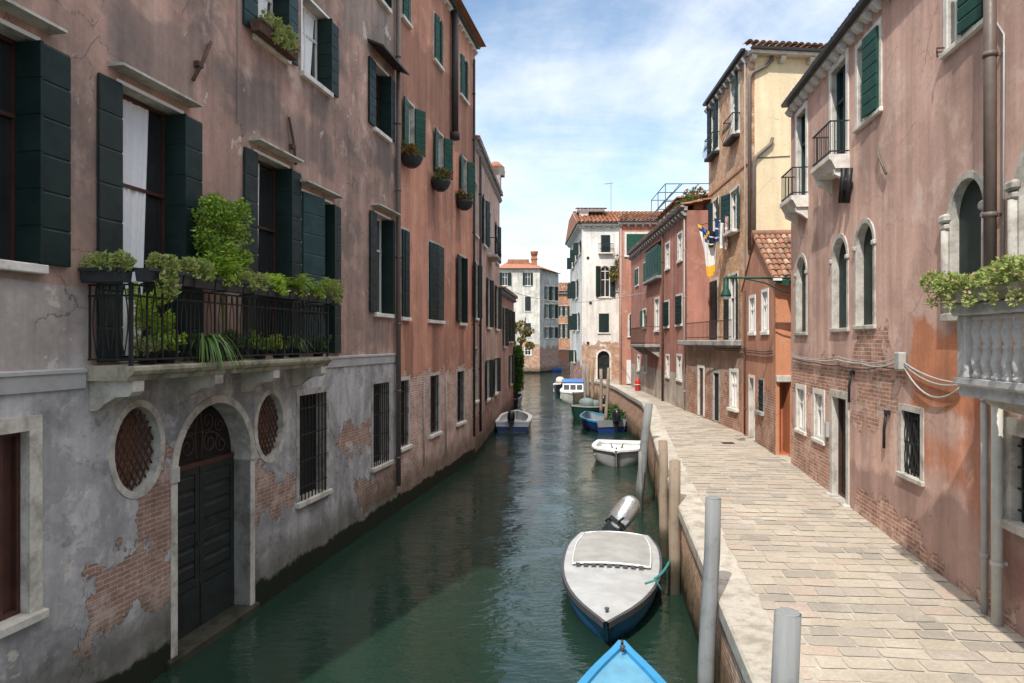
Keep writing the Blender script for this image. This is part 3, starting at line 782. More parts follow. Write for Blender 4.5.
# wall irons and thin cable
for (xa, ya, xb, yb) in ((289, 117, 296, 165), (211, 42, 193, 80)):
    xa_, xb_ = f.sx(xa, .05), f.sx(xb, .05); p, q = Vector((xa_, -.05, f.zz(xa_, ya, .05))), Vector((xb_, -.05, f.zz(xb_, yb, .05)))
    mb = MB(); mb.tube([p, p.lerp(q, .5)+Vector((0, -.02, 0)), q], .03, 6); mm = p.lerp(q, .62); mb.box(mm.x-.09, mm.x+.04, -.09, .02, mm.z-.04, mm.z+.04); f.add(mb, 'wall_tie', 'rust')
xc = f.sx(238, .03); mb = MB(); mb.tube([(xc, -.03, 8.7), (xc, -.03, 17)], .012, 5); f.add(mb, 'wire', 'pipe_grey')
f.mat = plaster('faded pink plaster', (.48, .30, .24), (.19, .15, .135), (.56, .40, .335), zone=(4.42, (.45, .44, .445), (.235, .23, .235)),
    brick_boxes=[pbox(f, 84, 172, 545, 612), pbox(f, 140, 176, 470, 560), pbox(f, 250, 300, 480, 500), pbox(f, 335, 372, 425, 450), pbox(f, 355, 397, 470, 505), pbox(f, 252, 275, 470, 520)],
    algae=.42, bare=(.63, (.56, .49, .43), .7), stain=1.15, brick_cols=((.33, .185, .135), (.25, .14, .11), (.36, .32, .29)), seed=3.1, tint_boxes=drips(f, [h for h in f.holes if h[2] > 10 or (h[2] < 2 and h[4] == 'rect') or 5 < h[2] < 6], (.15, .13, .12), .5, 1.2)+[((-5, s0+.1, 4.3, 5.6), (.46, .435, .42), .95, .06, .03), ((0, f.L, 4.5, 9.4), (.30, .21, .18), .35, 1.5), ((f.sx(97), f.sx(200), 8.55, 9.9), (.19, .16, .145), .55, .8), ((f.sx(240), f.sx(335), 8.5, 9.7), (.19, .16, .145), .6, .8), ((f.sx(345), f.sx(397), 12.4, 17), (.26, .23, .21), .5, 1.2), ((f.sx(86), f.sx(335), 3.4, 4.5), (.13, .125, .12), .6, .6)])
f.wall()
# roof, mostly out of sight
mb = MB(); mb.prism([(-.5, 17.0), (5.2, 17.0), (2.5, 18.6)], 'x', -.1, f.L-.01); f.add(mb, 'roof', 'tile')

L2 = empty('salmon_house', 'tall salmon house over a brick ground floor with three flower baskets', 'house')
f = Facade(L2, LW(19.62), LW(28.6), -.8, 17.0, None); f2 = f
gs = dict(dep=.20, fw=.07, proud=.012, fmat='stone', case='white_paint', sillmat='stone_white')
for l, r in ((402, 409), (434, 441.5), (460, 467)): window(f, F_(f, l, r, 16.0, 14.45), shut=((-1, 172, None or .33, 'shutter_green'), (1, 172, .33, 'shutter_green')), **gs)
for l, r in ((407, 414), (437, 443), (462, 466.5)): window(f, F_(f, l, r, 12.1, 10.65), shut=((-1, 6, .48, 'shutter_green'), (1, 28, .42, 'shutter_green')), **gs)
b = F_(f, 401, 408, 8.2, 5.62); window(f, b, shut=((-1, 176, .42, 'shutter'), (1, 176, .42, 'shutter')), **gs)
b = F_(f, 428.5, 442.5, 8.2, 5.62); window(f, b, shut=((-1, 176, (b[1]-b[0])/2, 'shutter'), (1, 176, (b[1]-b[0])/2, 'shutter')), **gs)
b = F_(f, 459.5, 465, 8.2, 5.62); window(f, b, shut=((-1, 6, .6, 'shutter'), (1, 'rev')), **gs)
for l, r, wd in ((400.5, 408.5, 'dark'), (430, 439, 'brown_wood'), (457, 464, 'dark')):
    window(f, F_(f, l, r, 3.75, 1.8), dep=.2, fw=.10, proud=.015, fmat='stone', sillmat='stone_white', glass=wd, case='brown_wood', grille=(4, 2, .01, .02))
pipe(f, 398.5, .8, 16.9, .07, 'pipe_brown', .11); pipe(f, 477.5 if False else 474.2, 1.0, 16.5, .05, 'pipe_dark', .09)
x = f.sx(455, .16); mb = MB(); mb.tube([(x, -.16, 12.4), (x, -.16, 17.0)], .13, 10); mb.tube([(x, -.16, 12.3), (x, -.16, 12.55)], .18, 10); f.add(mb, 'flue', 'pipe_dark')
for px in (424, 446): pipe(f, px, .9, 3.6, .022, 'pipe_grey', .04, name='conduit', bands=False)
eave(f, 17.0, .16, .18, .55, cs=(.12, .12, .16))
mb = MB(); mb.prism([(-.5, 17.2), (5.2, 17.2), (2.5, 18.8)], 'x', .02, f.L); f.add(mb, 'roof', 'tile')
f.mat = plaster('salmon plaster', (.58, .28, .19), (.36, .185, .135), (.62, .36, .265), brick_boxes=[(-1, f.L+1, -2, 3.9)], brick_cols=((.56, .31, .23), (.40, .22, .17), (.66, .60, .55)), algae=.42, stain=.75, seed=11.3,
    tint_boxes=[((a, a+1.0, 3.6, 5.6), (.25, .12, .09), .65, .35) for a in (f.sx(403), f.sx(431), f.sx(458))]+[((a-.1, a+.9, 8.6, 10.6), (.27, .14, .10), .5, .4) for a in (f.sx(428), f.sx(455))]+[((0, f.L, 12.0, 14.6), (.22, .12, .09), .55, 1.0)])
f.wall()

L3 = empty('pale_pink_house', 'lower pale pink house with bracketed cornice, third on the left bank', 'house')
f = Facade(L3, (-1.545, 28.62), (-.72, 39.8), -.8, 13.2, None); f3 = f
gs = dict(dep=.18, fw=.08, proud=.012, fmat='stone', case='white_paint', sillmat='stone_white')
for l, r, zt, zb_, sh in ((474.8, 477.2, 11.6, 9.4, 0), (483, 485.3, 11.6, 9.4, 1), (488.5, 491, 11.4, 9.3, 0), (495.5, 497.5, 11.4, 9.3, 1),
                          (474.8, 477.2, 8.2, 5.9, 1), (487, 489.6, 8.0, 5.6, 1), (495.5, 498, 8.0, 5.6, 1), (474.8, 477.2, 4.6, 2.4, 0), (486, 489, 4.0, 2.1, 1), (494, 497, 4.0, 2.1, 1)):
    b = F_(f, l, r, zt, zb_); window(f, b, shut=((-1, 5, .5, 'shutter'), (1, 18, .4, 'shutter')) if sh else (), srows=5, **gs)
pipe(f, 480.5, 1.0, 12.9, .055, 'pipe_dark', .10)
b = F_(f, 487.5, 491.5, 9.25, 9.1); mb = MB(); mb.bevbox(b[0]-.15, b[1]+.15, -.5, .02, 9.02, 9.14); bl = f.add(mb, 'balcony', 'stone')
mb = MB()
for k in range(9): X = b[0]-.12+(b[1]-b[0]+.24)*k/8; mb.tube([(X, -.46, 9.14), (X, -.5, 9.35), (X, -.46, 9.95)], .012, 5)
mb.box(b[0]-.13, b[1]+.13, -.48, -.45, 9.93, 9.97); mb.box(b[0]-.14, b[0]-.11, -.47, 0, 9.93, 9.97); f.add(mb, 'railing', 'iron', bl)
eave(f, 13.2, .14, .2, .42, mat='stone_grey', gut='stone_grey', cs=(.16, .13, .25))
mb = MB(); tile_roof(mb, 0, f.L, -.14, 4, 13.45, 14.5, .3, .5); f.add(mb, 'roof', 'tile')
x = 10.3
mb = MB(); mb.box(x-.3, x+.3, -.15, .45, 13.3, 14.3); mb.prism([(x-.3, 14.3), (x+.3, 14.3), (x+.5, 14.7), (x-.5, 14.7)], 'y', -.35, .65); ch = f.add(mb, 'chimney', 'stone_grey')
mb = MB(); mb.lathe([(.5, 14.7), (.52, 14.8), (.3, 15.0), (.2, 15.1), (.05, 15.15)], (x, .15, 0)); f.add(mb, 'cap', 'terracotta', ch)
f.mat = plaster('pale pink plaster', (.56, .375, .305), (.37, .25, .21), (.62, .46, .40), brick_z=1.9, brick_k=.8, algae=.2, seed=21.7, streak=1.5)
f.wall()

L4 = empty('small_pink_house', 'small low pink house with curved eave, before the ivy on the left bank', 'house')
f = Facade(L4, (-.72, 39.82), (.12, 48.5), -.8, 7.8, None, deep=4); f4 = f
for l, r, zt, zb_ in ((503.3, 505, 7.0, 4.6), (507.4, 508.6, 7.0, 4.9), (510.3, 512, 7.0, 4.9), (509.5, 511.5, 4.0, 2.0)):
    b = F_(f, l, r, zt, zb_); window(f, b, dep=.16, fw=.08, proud=.012, shut=((-1, 6, .5), (1, 20, .4)), srows=5)
eave(f, 7.8, .25, .16, .6, mat='stone_grey', gut='gutter')
mb = MB(); tile_roof(mb, 0, f.L, -.25, 3.8, 8.0, 9.3, .3, .5); f.add(mb, 'roof', 'tile')
f.mat = plaster('small house plaster', (.42, .25, .20), (.26, .17, .15), (.48, .33, .28), brick_z=.9, algae=.3, seed=31); f.wall()

# ================================================================== far end
L5 = empty('white_corner_house', 'white corner house over bare brick with hipped tile roof, far down the canal', 'house')
f = Facade(L5, (-1.9, 105), (4.26, 105), -1.0, 16.0, None, deep=.1, sides='')
gs = dict(dep=.2, fw=.12, proud=.02, fmat='stone_white', case='white_paint', sillmat='stone_white', srows=5)
window(f, F_(f, 502.2, 507.5, 15.5, 13.5), shut=((-1, 10, .7), (1, 10, .6)), **gs); window(f, F_(f, 525, 530.5, 15.5, 13.5), shut=((-1, 10, .35), (1, 10, .35)), **gs)
for yt, yb in ((311.5, 297) if False else (296.5, 311), (323, 337)):
    b = F_(f, 525, 530.8, ('p', 528, yt), ('p', 528, yb)); window(f, b, shut=((-1, 177, .45, 'shutter_grey'), (1, 177, .45, 'shutter_grey')), **gs)
window(f, F_(f, 525, 530.8, ('p', 528, 276), ('p', 528, 284)), **gs) if False else None
window(f, F_(f, 525, 530.8, ('p', 528, 348), ('p', 528, 355)), **gs)
window(f, F_(f, 502.2, 507.5, 11.4, 9.2), shut=((-1, 177, .4), (1, 177, .4)), **gs)
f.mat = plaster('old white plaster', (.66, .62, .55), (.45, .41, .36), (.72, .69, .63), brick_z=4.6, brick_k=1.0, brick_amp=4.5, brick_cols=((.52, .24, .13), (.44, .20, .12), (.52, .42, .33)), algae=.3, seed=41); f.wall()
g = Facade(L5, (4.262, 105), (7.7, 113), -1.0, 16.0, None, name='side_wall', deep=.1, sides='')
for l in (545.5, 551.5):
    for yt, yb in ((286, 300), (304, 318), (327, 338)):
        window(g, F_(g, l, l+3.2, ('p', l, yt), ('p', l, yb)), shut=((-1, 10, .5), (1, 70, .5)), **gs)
g.mat = plaster('shade toned side plaster', (.42, .40, .37), (.27, .25, .24), (.52, .50, .47), brick_z=4.0, brick_k=.8, brick_amp=3.0, algae=.3, seed=44); g.wall()  # side wall's shade put into a greyer copy of the white plaster
mb = MB(); mb.mx = f.mx
ev = 16.12; hp = [(-.4, -.5), (6.5, -.5), (10.4, 8.6), (-.4, 9)]
mb.mx = None
W = [f.mx @ Vector((-.4, -.5, ev)), f.mx @ Vector((6.6, -.5, ev)), f.mx @ Vector((10.2, 8.4, ev)), f.mx @ Vector((-.4, 9, ev))]
ap = [f.mx @ Vector((1.0, 4.4, 17.6)), f.mx @ Vector((4.6, 4.4, 17.6))]
mb.quad(W[0], W[1], ap[1], ap[0]); mb.face([mb.vert(p) for p in (W[1], W[2], ap[1])]); mb.quad(W[2], W[3], ap[0], ap[1]); mb.face([mb.vert(p) for p in (W[3], W[0], ap[0])]); mb.quad(*W[::-1])
rf = mb.build('roof', 'tile_far', L5, Matrix())
mb = MB(); mb.box(4.95, 5.85, 2.2, 3.1, 16.2, 18.3); mb.box(4.85, 5.95, 2.1, 3.2, 17.8, 17.95); mb.lathe([(.45, 18.29), (.62, 19.0), (.64, 19.1), (.4, 19.12)], (5.4, 2.7, 0)); mb.build('chimney', 'brick_plain', rf, f.mx)
mb = MB(); mb.box(1.2, 4.6, 3.0, 5.0, 16.8, 17.9); mb.build('dormer', 'tile_far', rf, f.mx)

FO = empty('orange_house', 'orange house closing the canal behind the little bridge', 'house')
f = Facade(FO, (6.5, 124), (13, 124), -1, 13.6, None, deep=6)
for l, yt, yb in ((560, 306, 316), (564.5, 306, 316), (560, 324, 338), (564.5, 324, 338)): window(f, F_(f, l, l+2.6, ('p', l, yt), ('p', l, yb)), dep=.2, fw=.12, shut=((-1, 10, .4), (1, 10, .4)), srows=4)
eave(f, 13.6, .5, .25, 0); mb = MB(); tile_roof(mb, 0, f.L, -.5, 5, 13.9, 16, .5, .8); f.add(mb, 'roof', 'tile')
f.mat = plaster('orange plaster', (.50, .26, .15), (.36, .18, .11), (.55, .33, .22), brick_z=3.0, seed=51); f.wall()
BR = empty('arch_bridge', 'small brick arch bridge at the far end of the canal', 'bridge', T(4.6, 116, 0))
n = 14; mb = MB(); A = []
for k in range(n+1):
    t_ = k/n; x = 7.5*t_; top = 2.6+.9*sin(pi*t_*.9+.1); r = (x-3.6)/3.0
    low = 1.9*sqrt(max(0, 1-r*r)) if abs(r) < 1 else -.5
    A.append((x, low, top))
for (x0, l0, t0), (x1, l1, t1) in zip(A, A[1:]):
    mb.quad((x0, 0, l0), (x1, 0, l1), (x1, 0, t1), (x0, 0, t0)); mb.quad((x0, 2, l0), (x0, 2, t0), (x1, 2, t1), (x1, 2, l1))
    mb.quad((x0, 0, l0), (x0, 2, l0), (x1, 2, l1), (x1, 0, l1)); mb.quad((x0, 0, t0), (x1, 0, t1), (x1, 2, t1), (x0, 2, t0))
mb.build('span', 'brick_plain', BR)
mb = MB()
for (x0, l0, t0), (x1, l1, t1) in zip(A, A[1:]): mb.prism([(x0, t0), (x1, t1), (x1, t1+.14), (x0, t0+.14)], 'y', -.08, .3)
mb.build('coping', 'stone_white', BR)
# ================================================================== right bank, far to near
RW = empty('white_canal_house', 'tall white house with arched doorway in worn brick at the far end of the path', 'house')
f = Facade(RW, (5.94, 58), (9.6, 58), -1, 14.7, None, deep=.1, sides='')
gs = dict(fmat='stone_white', case='white_paint', sillmat='stone_white', srows=6)
w_top = F_(f, 601, 610, ('p', 605, 235), ('p', 605, 252.5)); w = window(f, w_top, dep=.15, fw=.10, proud=.02, shut=((-1, 178, .38), (1, 178, .38)), **gs)
mb = MB(); a, c = w_top[0]-.25, w_top[1]+.25; mb.bevbox(a, c, -.35, .02, w_top[2]-.14, w_top[2]-.03); f.add(mb, 'ledge', 'stone_white', w)
mb = MB()
for k in range(12): X = a+.02+(c-a-.04)*k/11; mb.box(X-.012, X+.012, -.34, -.31, w_top[2]-.04, w_top[2]+.7)
mb.box(a, c, -.345, -.305, w_top[2]+.69, w_top[2]+.73); f.add(mb, 'railing', 'iron', w)
b = F_(f, 600.5, 610, ('p', 605, 266), ('p', 605, 297)); window(f, b, 'arch', dep=.16, fw=.14, proud=.03, shut=((-1, 12, .42), (1, 12, .42)), **gs)
b = F_(f, 598.8, 608.8, ('p', 604, 313.5), ('p', 604, 332.5)); window(f, b, dep=.15, fw=.10, proud=.02, shut=((-1, 178, (b[1]-b[0])/2), (1, 178, (b[1]-b[0])/2)), **gs)
b = F_(f, 597.5, 609.5, ('p', 604, 351), 1.68); window(f, b, 'arch', dep=.25, fw=.16, proud=.03, fmat='stone_white', sill=False, glass='door_green', case='door_green', name='door', bars=(1, 1))
for px, py in ((588, 258), (590.5, 303), (588, 343)): q = f.sx(px); zz_ = f.zz(q, py); mb = MB(); mb.tube([(q, .02, zz_), (q, -.03, zz_)], .13, 12); f.add(mb, 'vent', 'pipe_dark')
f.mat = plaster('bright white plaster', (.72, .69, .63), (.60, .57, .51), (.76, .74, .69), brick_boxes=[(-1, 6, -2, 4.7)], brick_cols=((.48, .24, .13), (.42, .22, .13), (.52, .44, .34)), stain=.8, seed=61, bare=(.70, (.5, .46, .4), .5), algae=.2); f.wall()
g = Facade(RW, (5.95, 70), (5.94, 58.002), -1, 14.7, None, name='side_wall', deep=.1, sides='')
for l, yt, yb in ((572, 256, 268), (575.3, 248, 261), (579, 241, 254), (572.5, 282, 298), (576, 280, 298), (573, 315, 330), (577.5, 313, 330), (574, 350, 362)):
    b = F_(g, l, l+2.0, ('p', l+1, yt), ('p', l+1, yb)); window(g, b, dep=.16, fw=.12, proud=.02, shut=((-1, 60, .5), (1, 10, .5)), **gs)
g.mat = plaster('shaded white plaster', (.66, .64, .60), (.46, .44, .42), (.70, .68, .64), brick_z=3.0, brick_k=.9, seed=65, algae=.3); g.wall()  # shade of this side painted in as a greyer white than the front
for fac in (f, g): eave(fac, 14.7, .45, .2, .9, cs=(.2, .25, .2))
mb = MB(); tile_roof(mb, 0, 12, 0, 4.6, 0, 1.75, .34, .5, trim=None); mb2 = mb
mb.build('roof', 'tile_far', RW, T(5.5, 57.6, 14.95))
mb = MB(); mb.quad((5.5, 57.6, 14.93), (17.5, 57.6, 14.93), (17.5, 71, 14.93), (5.5, 71, 14.93)); mb.quad((5.5, 57.6, 14.94), (5.5, 62.2, 16.6), (5.5, 66, 16.6), (5.5, 71, 14.94)); mb.build('roof_end', 'tile_far', RW, Matrix())
mb = MB(); mb.box(0, .8, 2.2, 3.6, 15.0, 16.35); mb.box(-.2, 2.2, 2.0, 3.8, 16.35, 16.5); dm = f.add(mb, 'dormer', 'white_paint')
mb = MB(); tile_roof(mb, -.3, 2.4, 1.9, 4.0, 16.5, 16.9, .34, .5); f.add(mb, 'dormer_roof', 'tile_far', dm)
AN = None

R5 = empty('red_end_house', 'narrow red house with white framed window, jutting up behind the long red house', 'house')
f = Facade(R5, (7.05, 45), (10.6, 45), 1.0, 12.6, None, deep=6, sides='r')
b = F_(f, 626.5, 648, ('p', 637, 234), ('p', 637, 255.5)); window(f, b, dep=.15, fw=.13, proud=.03, fmat='stone_white', shut=((-1, 178, (b[1]-b[0])/2, 'shutter_green'), (1, 178, (b[1]-b[0])/2, 'shutter_green')), srows=8)
b = F_(f, 629.5, 636.5, ('p', 633, 314), ('p', 633, 336)); window(f, b, 'arch', dep=.16, fw=.12, proud=.03, fmat='stone_white', shut=((-1, 160, .24, 'shutter'), (1, 30, .4, 'shutter')))
mb = MB(); b = F_(f, 626.5, 634.5, ('p', 630, 360), 2.12); mb.box(b[0], b[1], -.05, .0, b[2], b[3]); f.add(mb, 'door', 'white_paint')
pipe(f, 621, 2.1, 12.4, .035, 'pipe_grey', .06)
eave(f, 12.6, .35, .16, .5)
mb = MB(); tile_roof(mb, 0, f.L, -.35, 5, 12.8, 14.2, .28, .45, trim=lambda x, q: x > q*1.05-.1); f.add(mb, 'roof', 'tile')
f.mat = plaster('red end plaster', (.49, .23, .16), (.38, .18, .135), (.54, .30, .22), stain=.5, seed=71, bare=(.67, (.5, .42, .36), .7)); f.wall()
g = Facade(R5, (9.3, 57.9), (7.052, 45), 1.0, 12.6, f.mat, name='side_wall', deep=.1, sides=''); g.wall()

R4 = empty('long_red_house', 'long deep red house with a green shuttered bay and a roof terrace', 'house')
f = Facade(R4, (7.42, 42.6), (7.0, 27.32), 1.5, 10.15, None, deep=5); fr4 = f
gs = dict(dep=.10, fw=.09, proud=.018, fmat='stone_white', case='white_paint', sillmat='stone_white', sill_out=.06)
def pw(l, r, yt, yb, **k): m = (l+r)/2; return window(f, F_(f, l, r, ('p', m, yt), ('p', m, yb)), **{**gs, **k})
pw(678, 682, 234, 260); pw(665.8, 669.6, 244, 268)
G2 = 'shutter_green'
pw(644.2, 647, 263, 281, shut=((-1, 176, .5, G2), (1, 176, .5, G2))); pw(635.6, 638.6, 269, 285, shut=((-1, 176, .4, G2), (1, 176, .4, G2)))
pw(676.5, 682, 296, 324, shut=((-1, 176, .52, 'shutter'), (1, 168, .52, 'shutter'))); pw(664.5, 669, 302, 326, shut=((-1, 176, .5, 'shutter'), (1, 165, .5, 'shutter')))
pw(642.8, 646, 310, 327, shut=((-1, 6, .4, G2), (1, 14, .4, G2))); pw(655, 659, 299, 330, shut=())
pw(677.2, 681.5, 356, 379, glass='brown_wood'); pw(666.2, 669.2, 356, 376); pw(644.5, 647, 356, 372); pw(637.5, 640, 356, 370)
# green bay
b = F_(f, 647.6, 661.2, ('p', 654, 248), ('p', 654, 279))
mb = MB(); mb.prism([(b[0], 0.02), (b[0]+.04, -.13), (b[1]-.04, -.13), (b[1], .02)], 'z', b[2], b[3]); bay = f.add(mb, 'bay', G2)
mb = MB(); n = 5
for k in range(n):
    X0 = b[0]+.16+(b[1]-b[0]-.32)*k/n; X1 = b[0]+.16+(b[1]-b[0]-.32)*(k+1)/n
    for j in range(10): zz_ = b[2]+.25+(b[3]-b[2]-.4)*j/10; mb.prism([(-.132, zz_), (-.165, zz_+.01), (-.135, zz_+.13)], 'x', X0+.05, X1-.05)
f.add(mb, 'shutter', G2, bay)
mb = MB(); mb.bevbox(b[0]-.15, b[1]+.15, -.25, .02, b[2]-.14, b[2]-.005); f.add(mb, 'slab', 'stone_grey', bay)
mb = MB(); mb.prism([(.02, b[3]+.08), (-.2, b[3]+.02), (-.2, b[3]+.05), (.02, b[3]+.12)], 'x', b[0]-.1, b[1]+.1); f.add(mb, 'canopy', 'tile', bay)
# rusty balcony box below
b = F_(f, 643.5, 660, ('p', 652, 329), ('p', 652, 347))
mb = MB(); mb.bevbox(b[0], b[1], -.75, .02, b[2], b[2]+.14); bl = f.add(mb, 'balcony', 'stone_grey')
mb = MB()
for k in range(24): X = b[0]+.03+(b[1]-b[0]-.06)*k/23; mb.box(X-.012, X+.012, -.73, -.71, b[2]+.14, b[2]+1.0)
for z in (b[2]+.22, b[2]+1.0): mb.box(b[0], b[1], -.735, -.70, z-.015, z+.015); mb.box(b[1]-.03, b[1], -.70, 0, z-.015, z+.015)
f.add(mb, 'railing', 'rust', bl)
for X in (b[0]+.3, b[1]-.3):
    mb = MB(); mb.prism([(.02, b[2]-.005), (-.65, b[2]-.005), (-.5, b[2]-.15), (.02, b[2]-.5)], 'x', X-.1, X+.1); f.add(mb, 'bracket', 'stone_grey', bl)
pipe(f, 684.3, 2.1, 9.9, .028, 'pipe_grey', .06); pipe(f, 662.5, 2.1, 9.9, .05, 'rust', .09)
eave(f, 10.15, .2, .16, .6, mat='stone_grey', gut='stone_grey', cs=(.14, .18, .2))
mb = MB(); tile_roof(mb, .0, f.L, -.2, 2.0, 10.36, 10.8, .26, .42); f.add(mb, 'roof', 'tile')
mb = MB(); n = 6; a0, a1 = f.sx(653), f.sx(672)
mb.box(a0-.3, a1+.3, .35, 2.2, 10.3, 11.15); lg = f.add(mb, 'roof_room', 'white_paint')
mb = MB()
for k in range(5): X = a0+(a1-a0)*(k+.2)/5; mb.box(X, X+(a1-a0)*.11, .31, .36, 10.55, 11.05)
f.add(mb, 'window', 'glass', lg)
mb = MB(); tile_roof(mb, a0-.4, a1+.4, .2, 2.3, 11.15, 11.4, .26, .42); f.add(mb, 'roof', 'tile', lg)
# roof terrace frame
X0, X1 = f.L-9.2, f.L-5.4
mb = MB(); R_ = .021
for X in (X0, (X0+X1)/2, X1):
    for Y in (.2, 2.6): mb.tube([(X, Y, 10.3), (X, Y, 12.45)], R_, 6)
    for z in (11.6, 12.45): mb.tube([(X, .2, z), (X, 2.6, z)], R_, 6)
    mb.tube([(X, .2, 11.6), (X, .9, 12.45)], R_, 6)
for Y in (.2, 1.0, 1.8, 2.6): mb.tube([(X0, Y, 12.45), (X1, Y, 12.45)], R_, 6)
mb.tube([(X0, .2, 11.6), (X1, .2, 11.6)], R_, 6)
f.add(mb, 'pergola', 'gutter')
f.mat = plaster('deep red plaster', (.43, .20, .15), (.31, .15, .12), (.50, .27, .21), zone=(3.55, (.48, .41, .35), (.34, .27, .23)), stain=.7, seed=81, bare=(.665, (.42, .28, .2), .6),
    tint_boxes=[((f.sx(690), f.sx(640), 4.2, 6.6), (.28, .10, .08), .5, 1.2)]); f.wall()

R3 = empty('brick_and_yellow_house', 'tall house of bare brick towards the water with a yellow plastered side wall', 'house')
f = Facade(R3, (7.98, 27.7), (7.77, 22.5), 1.5, 14.3, None, deep=.1, sides=''); fb = f
gs = dict(dep=.10, fw=.10, proud=.02, fmat='stone_white', case='white_paint', sillmat='stone_white')
b = F_(f, 712, 718.5, ('p', 715, 97), ('p', 715, 152)); w1 = window(f, b, dep=.1, fw=.10, proud=.02, fmat='stone_white', shut=((-1, 8, .35, 'shutter'), (1, 175, .42, 'shutter')))
b2 = F_(f, 731.5, 738.5, ('p', 735, 75), ('p', 735, 135)); w2 = window(f, b2, 'arch', dep=.12, fw=.13, proud=.02, fmat='stone_white', shut=((1, 'rev'),), smat='shutter_blue')
for bb, ww in ((b, w1), (b2, w2)):
    mb = MB(); a, c = bb[0]-.15, bb[1]+.15; zz_ = bb[2]
    mb.bevbox(a-.02, c+.02, -.28, .0, zz_-.24, zz_-.125)
    for k in range(8):
        X = a+(c-a)*k/7; mb.tube([(X, -.26, zz_-.12), (X, -.33, zz_+.12), (X, -.26, zz_+.35), (X, -.24, zz_+.6)], .008, 5)
        if k < 7: mb.tube([(X+(c-a)/14+.06*cos(j*.9), -.28, zz_+.25+.10*sin(j*.9)) for j in range(8)], .007, 5)
    mb.box(a-.02, c+.02, -.26, -.23, zz_+.58, zz_+.61); mb.box(a-.02, a+.01, -.23, 0, zz_+.58, zz_+.61); mb.box(c-.01, c+.02, -.23, 0, zz_+.58, zz_+.61); f.add(mb, 'railing', 'iron', ww)
b = F_(f, 713.5, 718, ('p', 716, 200), ('p', 716, 232)); window(f, b, shut=((-1, 10, .5, 'shutter_blue'), (1, 10, .4, 'shutter_blue')), **gs)
b = F_(f, 731, 738.5, ('p', 735, 190), ('p', 735, 231)); window(f, b, shut=((-1, 20, .5, 'shutter_blue'), (1, 10, .4, 'shutter_blue')), sill_out=.25, **gs)
b = F_(f, 706.6 if False else 710.5, 717.5, ('p', 714, 281), 4.95); window(f, b, shut=((-1, 176, .5, 'shutter'), (1, 176, .5, 'shutter')), sill=False, **{k: v for k, v in gs.items() if k != 'sillmat'})
b = F_(f, 729.5, 737.5, ('p', 734, 275), 4.95); window(f, b, shut=((-1, 6, .4, 'shutter'), (1, 14, .4, 'shutter')), sill=False, **{k: v for k, v in gs.items() if k != 'sillmat'})
mb = MB(); zc = f.zz(f.sx(735), 172); mb.box(0, f.L, -.03, .01, zc-.10, zc); f.add(mb, 'string_course', 'brick_tan')
eave(f, 14.3, .17, .2, .55, mat='stone_grey', cs=(.13, .17, .2))
x = f.sx(745, .07); mb = MB(); mb.tube([(x, -.07, 5), (x, -.07, 14.2)], .018, 5); f.add(mb, 'wire', 'pipe_grey')
f.mat = plaster('brick front', (.58, .38, .26), (.42, .28, .20), (.62, .46, .34), brick_all=True, brick_cols=((.66, .37, .20), (.52, .28, .155), (.64, .50, .38)), seed=91); f.wall()
g = Facade(R3, (7.772, 22.5), (14.0, 23.2), 1.5, 14.3, None, name='side_wall', deep=5.2, sides='r'); gy = g
mb = MB(); 
g.mat = plaster('yellow plaster', (.72, .585, .38), (.62, .50, .33), (.76, .64, .44), brick_boxes=[(-.5, .24, -2, 15.5, .05)], brick_cols=((.44, .20, .10), (.36, .16, .09), (.48, .34, .24)), stain=.45, streak=.5, seed=95,
    tint_boxes=[((2.4, 4.2, 9.0, 9.7), (.62, .55, .40), .7, .3)]); g.wall()
def gp(px, py, off=.09): q = g.sx(px, off); return (q, -off, g.zz(q, py, off))
mb = MB(); mb.tube([gp(773, 52), gp(772, 60), gp(766, 66), gp(752, 73), gp(749.5, 78), gp(749.5, 250)], .06, 8); g.add(mb, 'drainpipe', 'pipe_brown')
mb = MB(); mb.tube([gp(772.5, 138), gp(771, 144), gp(756, 157), gp(754, 162), gp(754, 260)], .06, 8); g.add(mb, 'drainpipe', 'pipe_brown')
mb = MB(); mb.tube([gp(755, 158, .02), gp(790, 156, .02)], .012, 5); g.add(mb, 'wire', 'pipe_dark')
eave(g, 14.3, .4, .12, 1.0, mat='stone_white', cs=(.16, .22, .2))
mb = MB(); tile_roof(mb, -.5, g.L, -.5, 5.5, 14.52, 15.7, .22, .4, trim=lambda x, q: x > -.5+q*5.6); g.add(mb, 'roof', 'tile')
h = Facade(R3, (6.98, 27.3), (7.37, 21.92), 1.2, 4.75, None, name='ground_floor_wall', deep=1.3); fh = h
f = h
b = F_(h, 699, 703.5, ('p', 701, 368), 2.12); window(h, b, dep=.04, fw=.12, proud=.02, fmat='stone_white', sill=False, glass='brown_wood', case=None, name='door')
b = F_(h, 713.5, 719, ('p', 716, 373), 2.1); window(h, b, dep=.04, fw=.10, proud=.015, fmat='stone_grey', sill=False, glass='dark', case=None, name='door')
b = F_(h, 731, 737, ('p', 734, 372), ('p', 734, 408)); window(h, b, dep=.08, fw=.12, proud=.02, fmat='stone_white', sillmat='stone_white', glass='curtain', case='white_paint')
mb = MB(); mb.bevbox(-.1, h.L+.02, -.35, 1.2, 4.752, 4.95, .03); tr = h.add(mb, 'terrace_slab', 'stone_grey')
mb = MB(); a0, a1 = .9, h.L-.1
for k in range(34): X = a0+(a1-a0)*k/33; mb.box(X-.007, X+.007, -.305, -.295, 4.95, 5.6)
for z in (5.05, 5.6): mb.box(a0, a1, -.315, -.285, z-.014, z+.014)
h.add(mb, 'railing', 'rust', tr)
pipe(h, 686.5, 2.1, 4.7, .06, 'white_paint', .06) if False else None
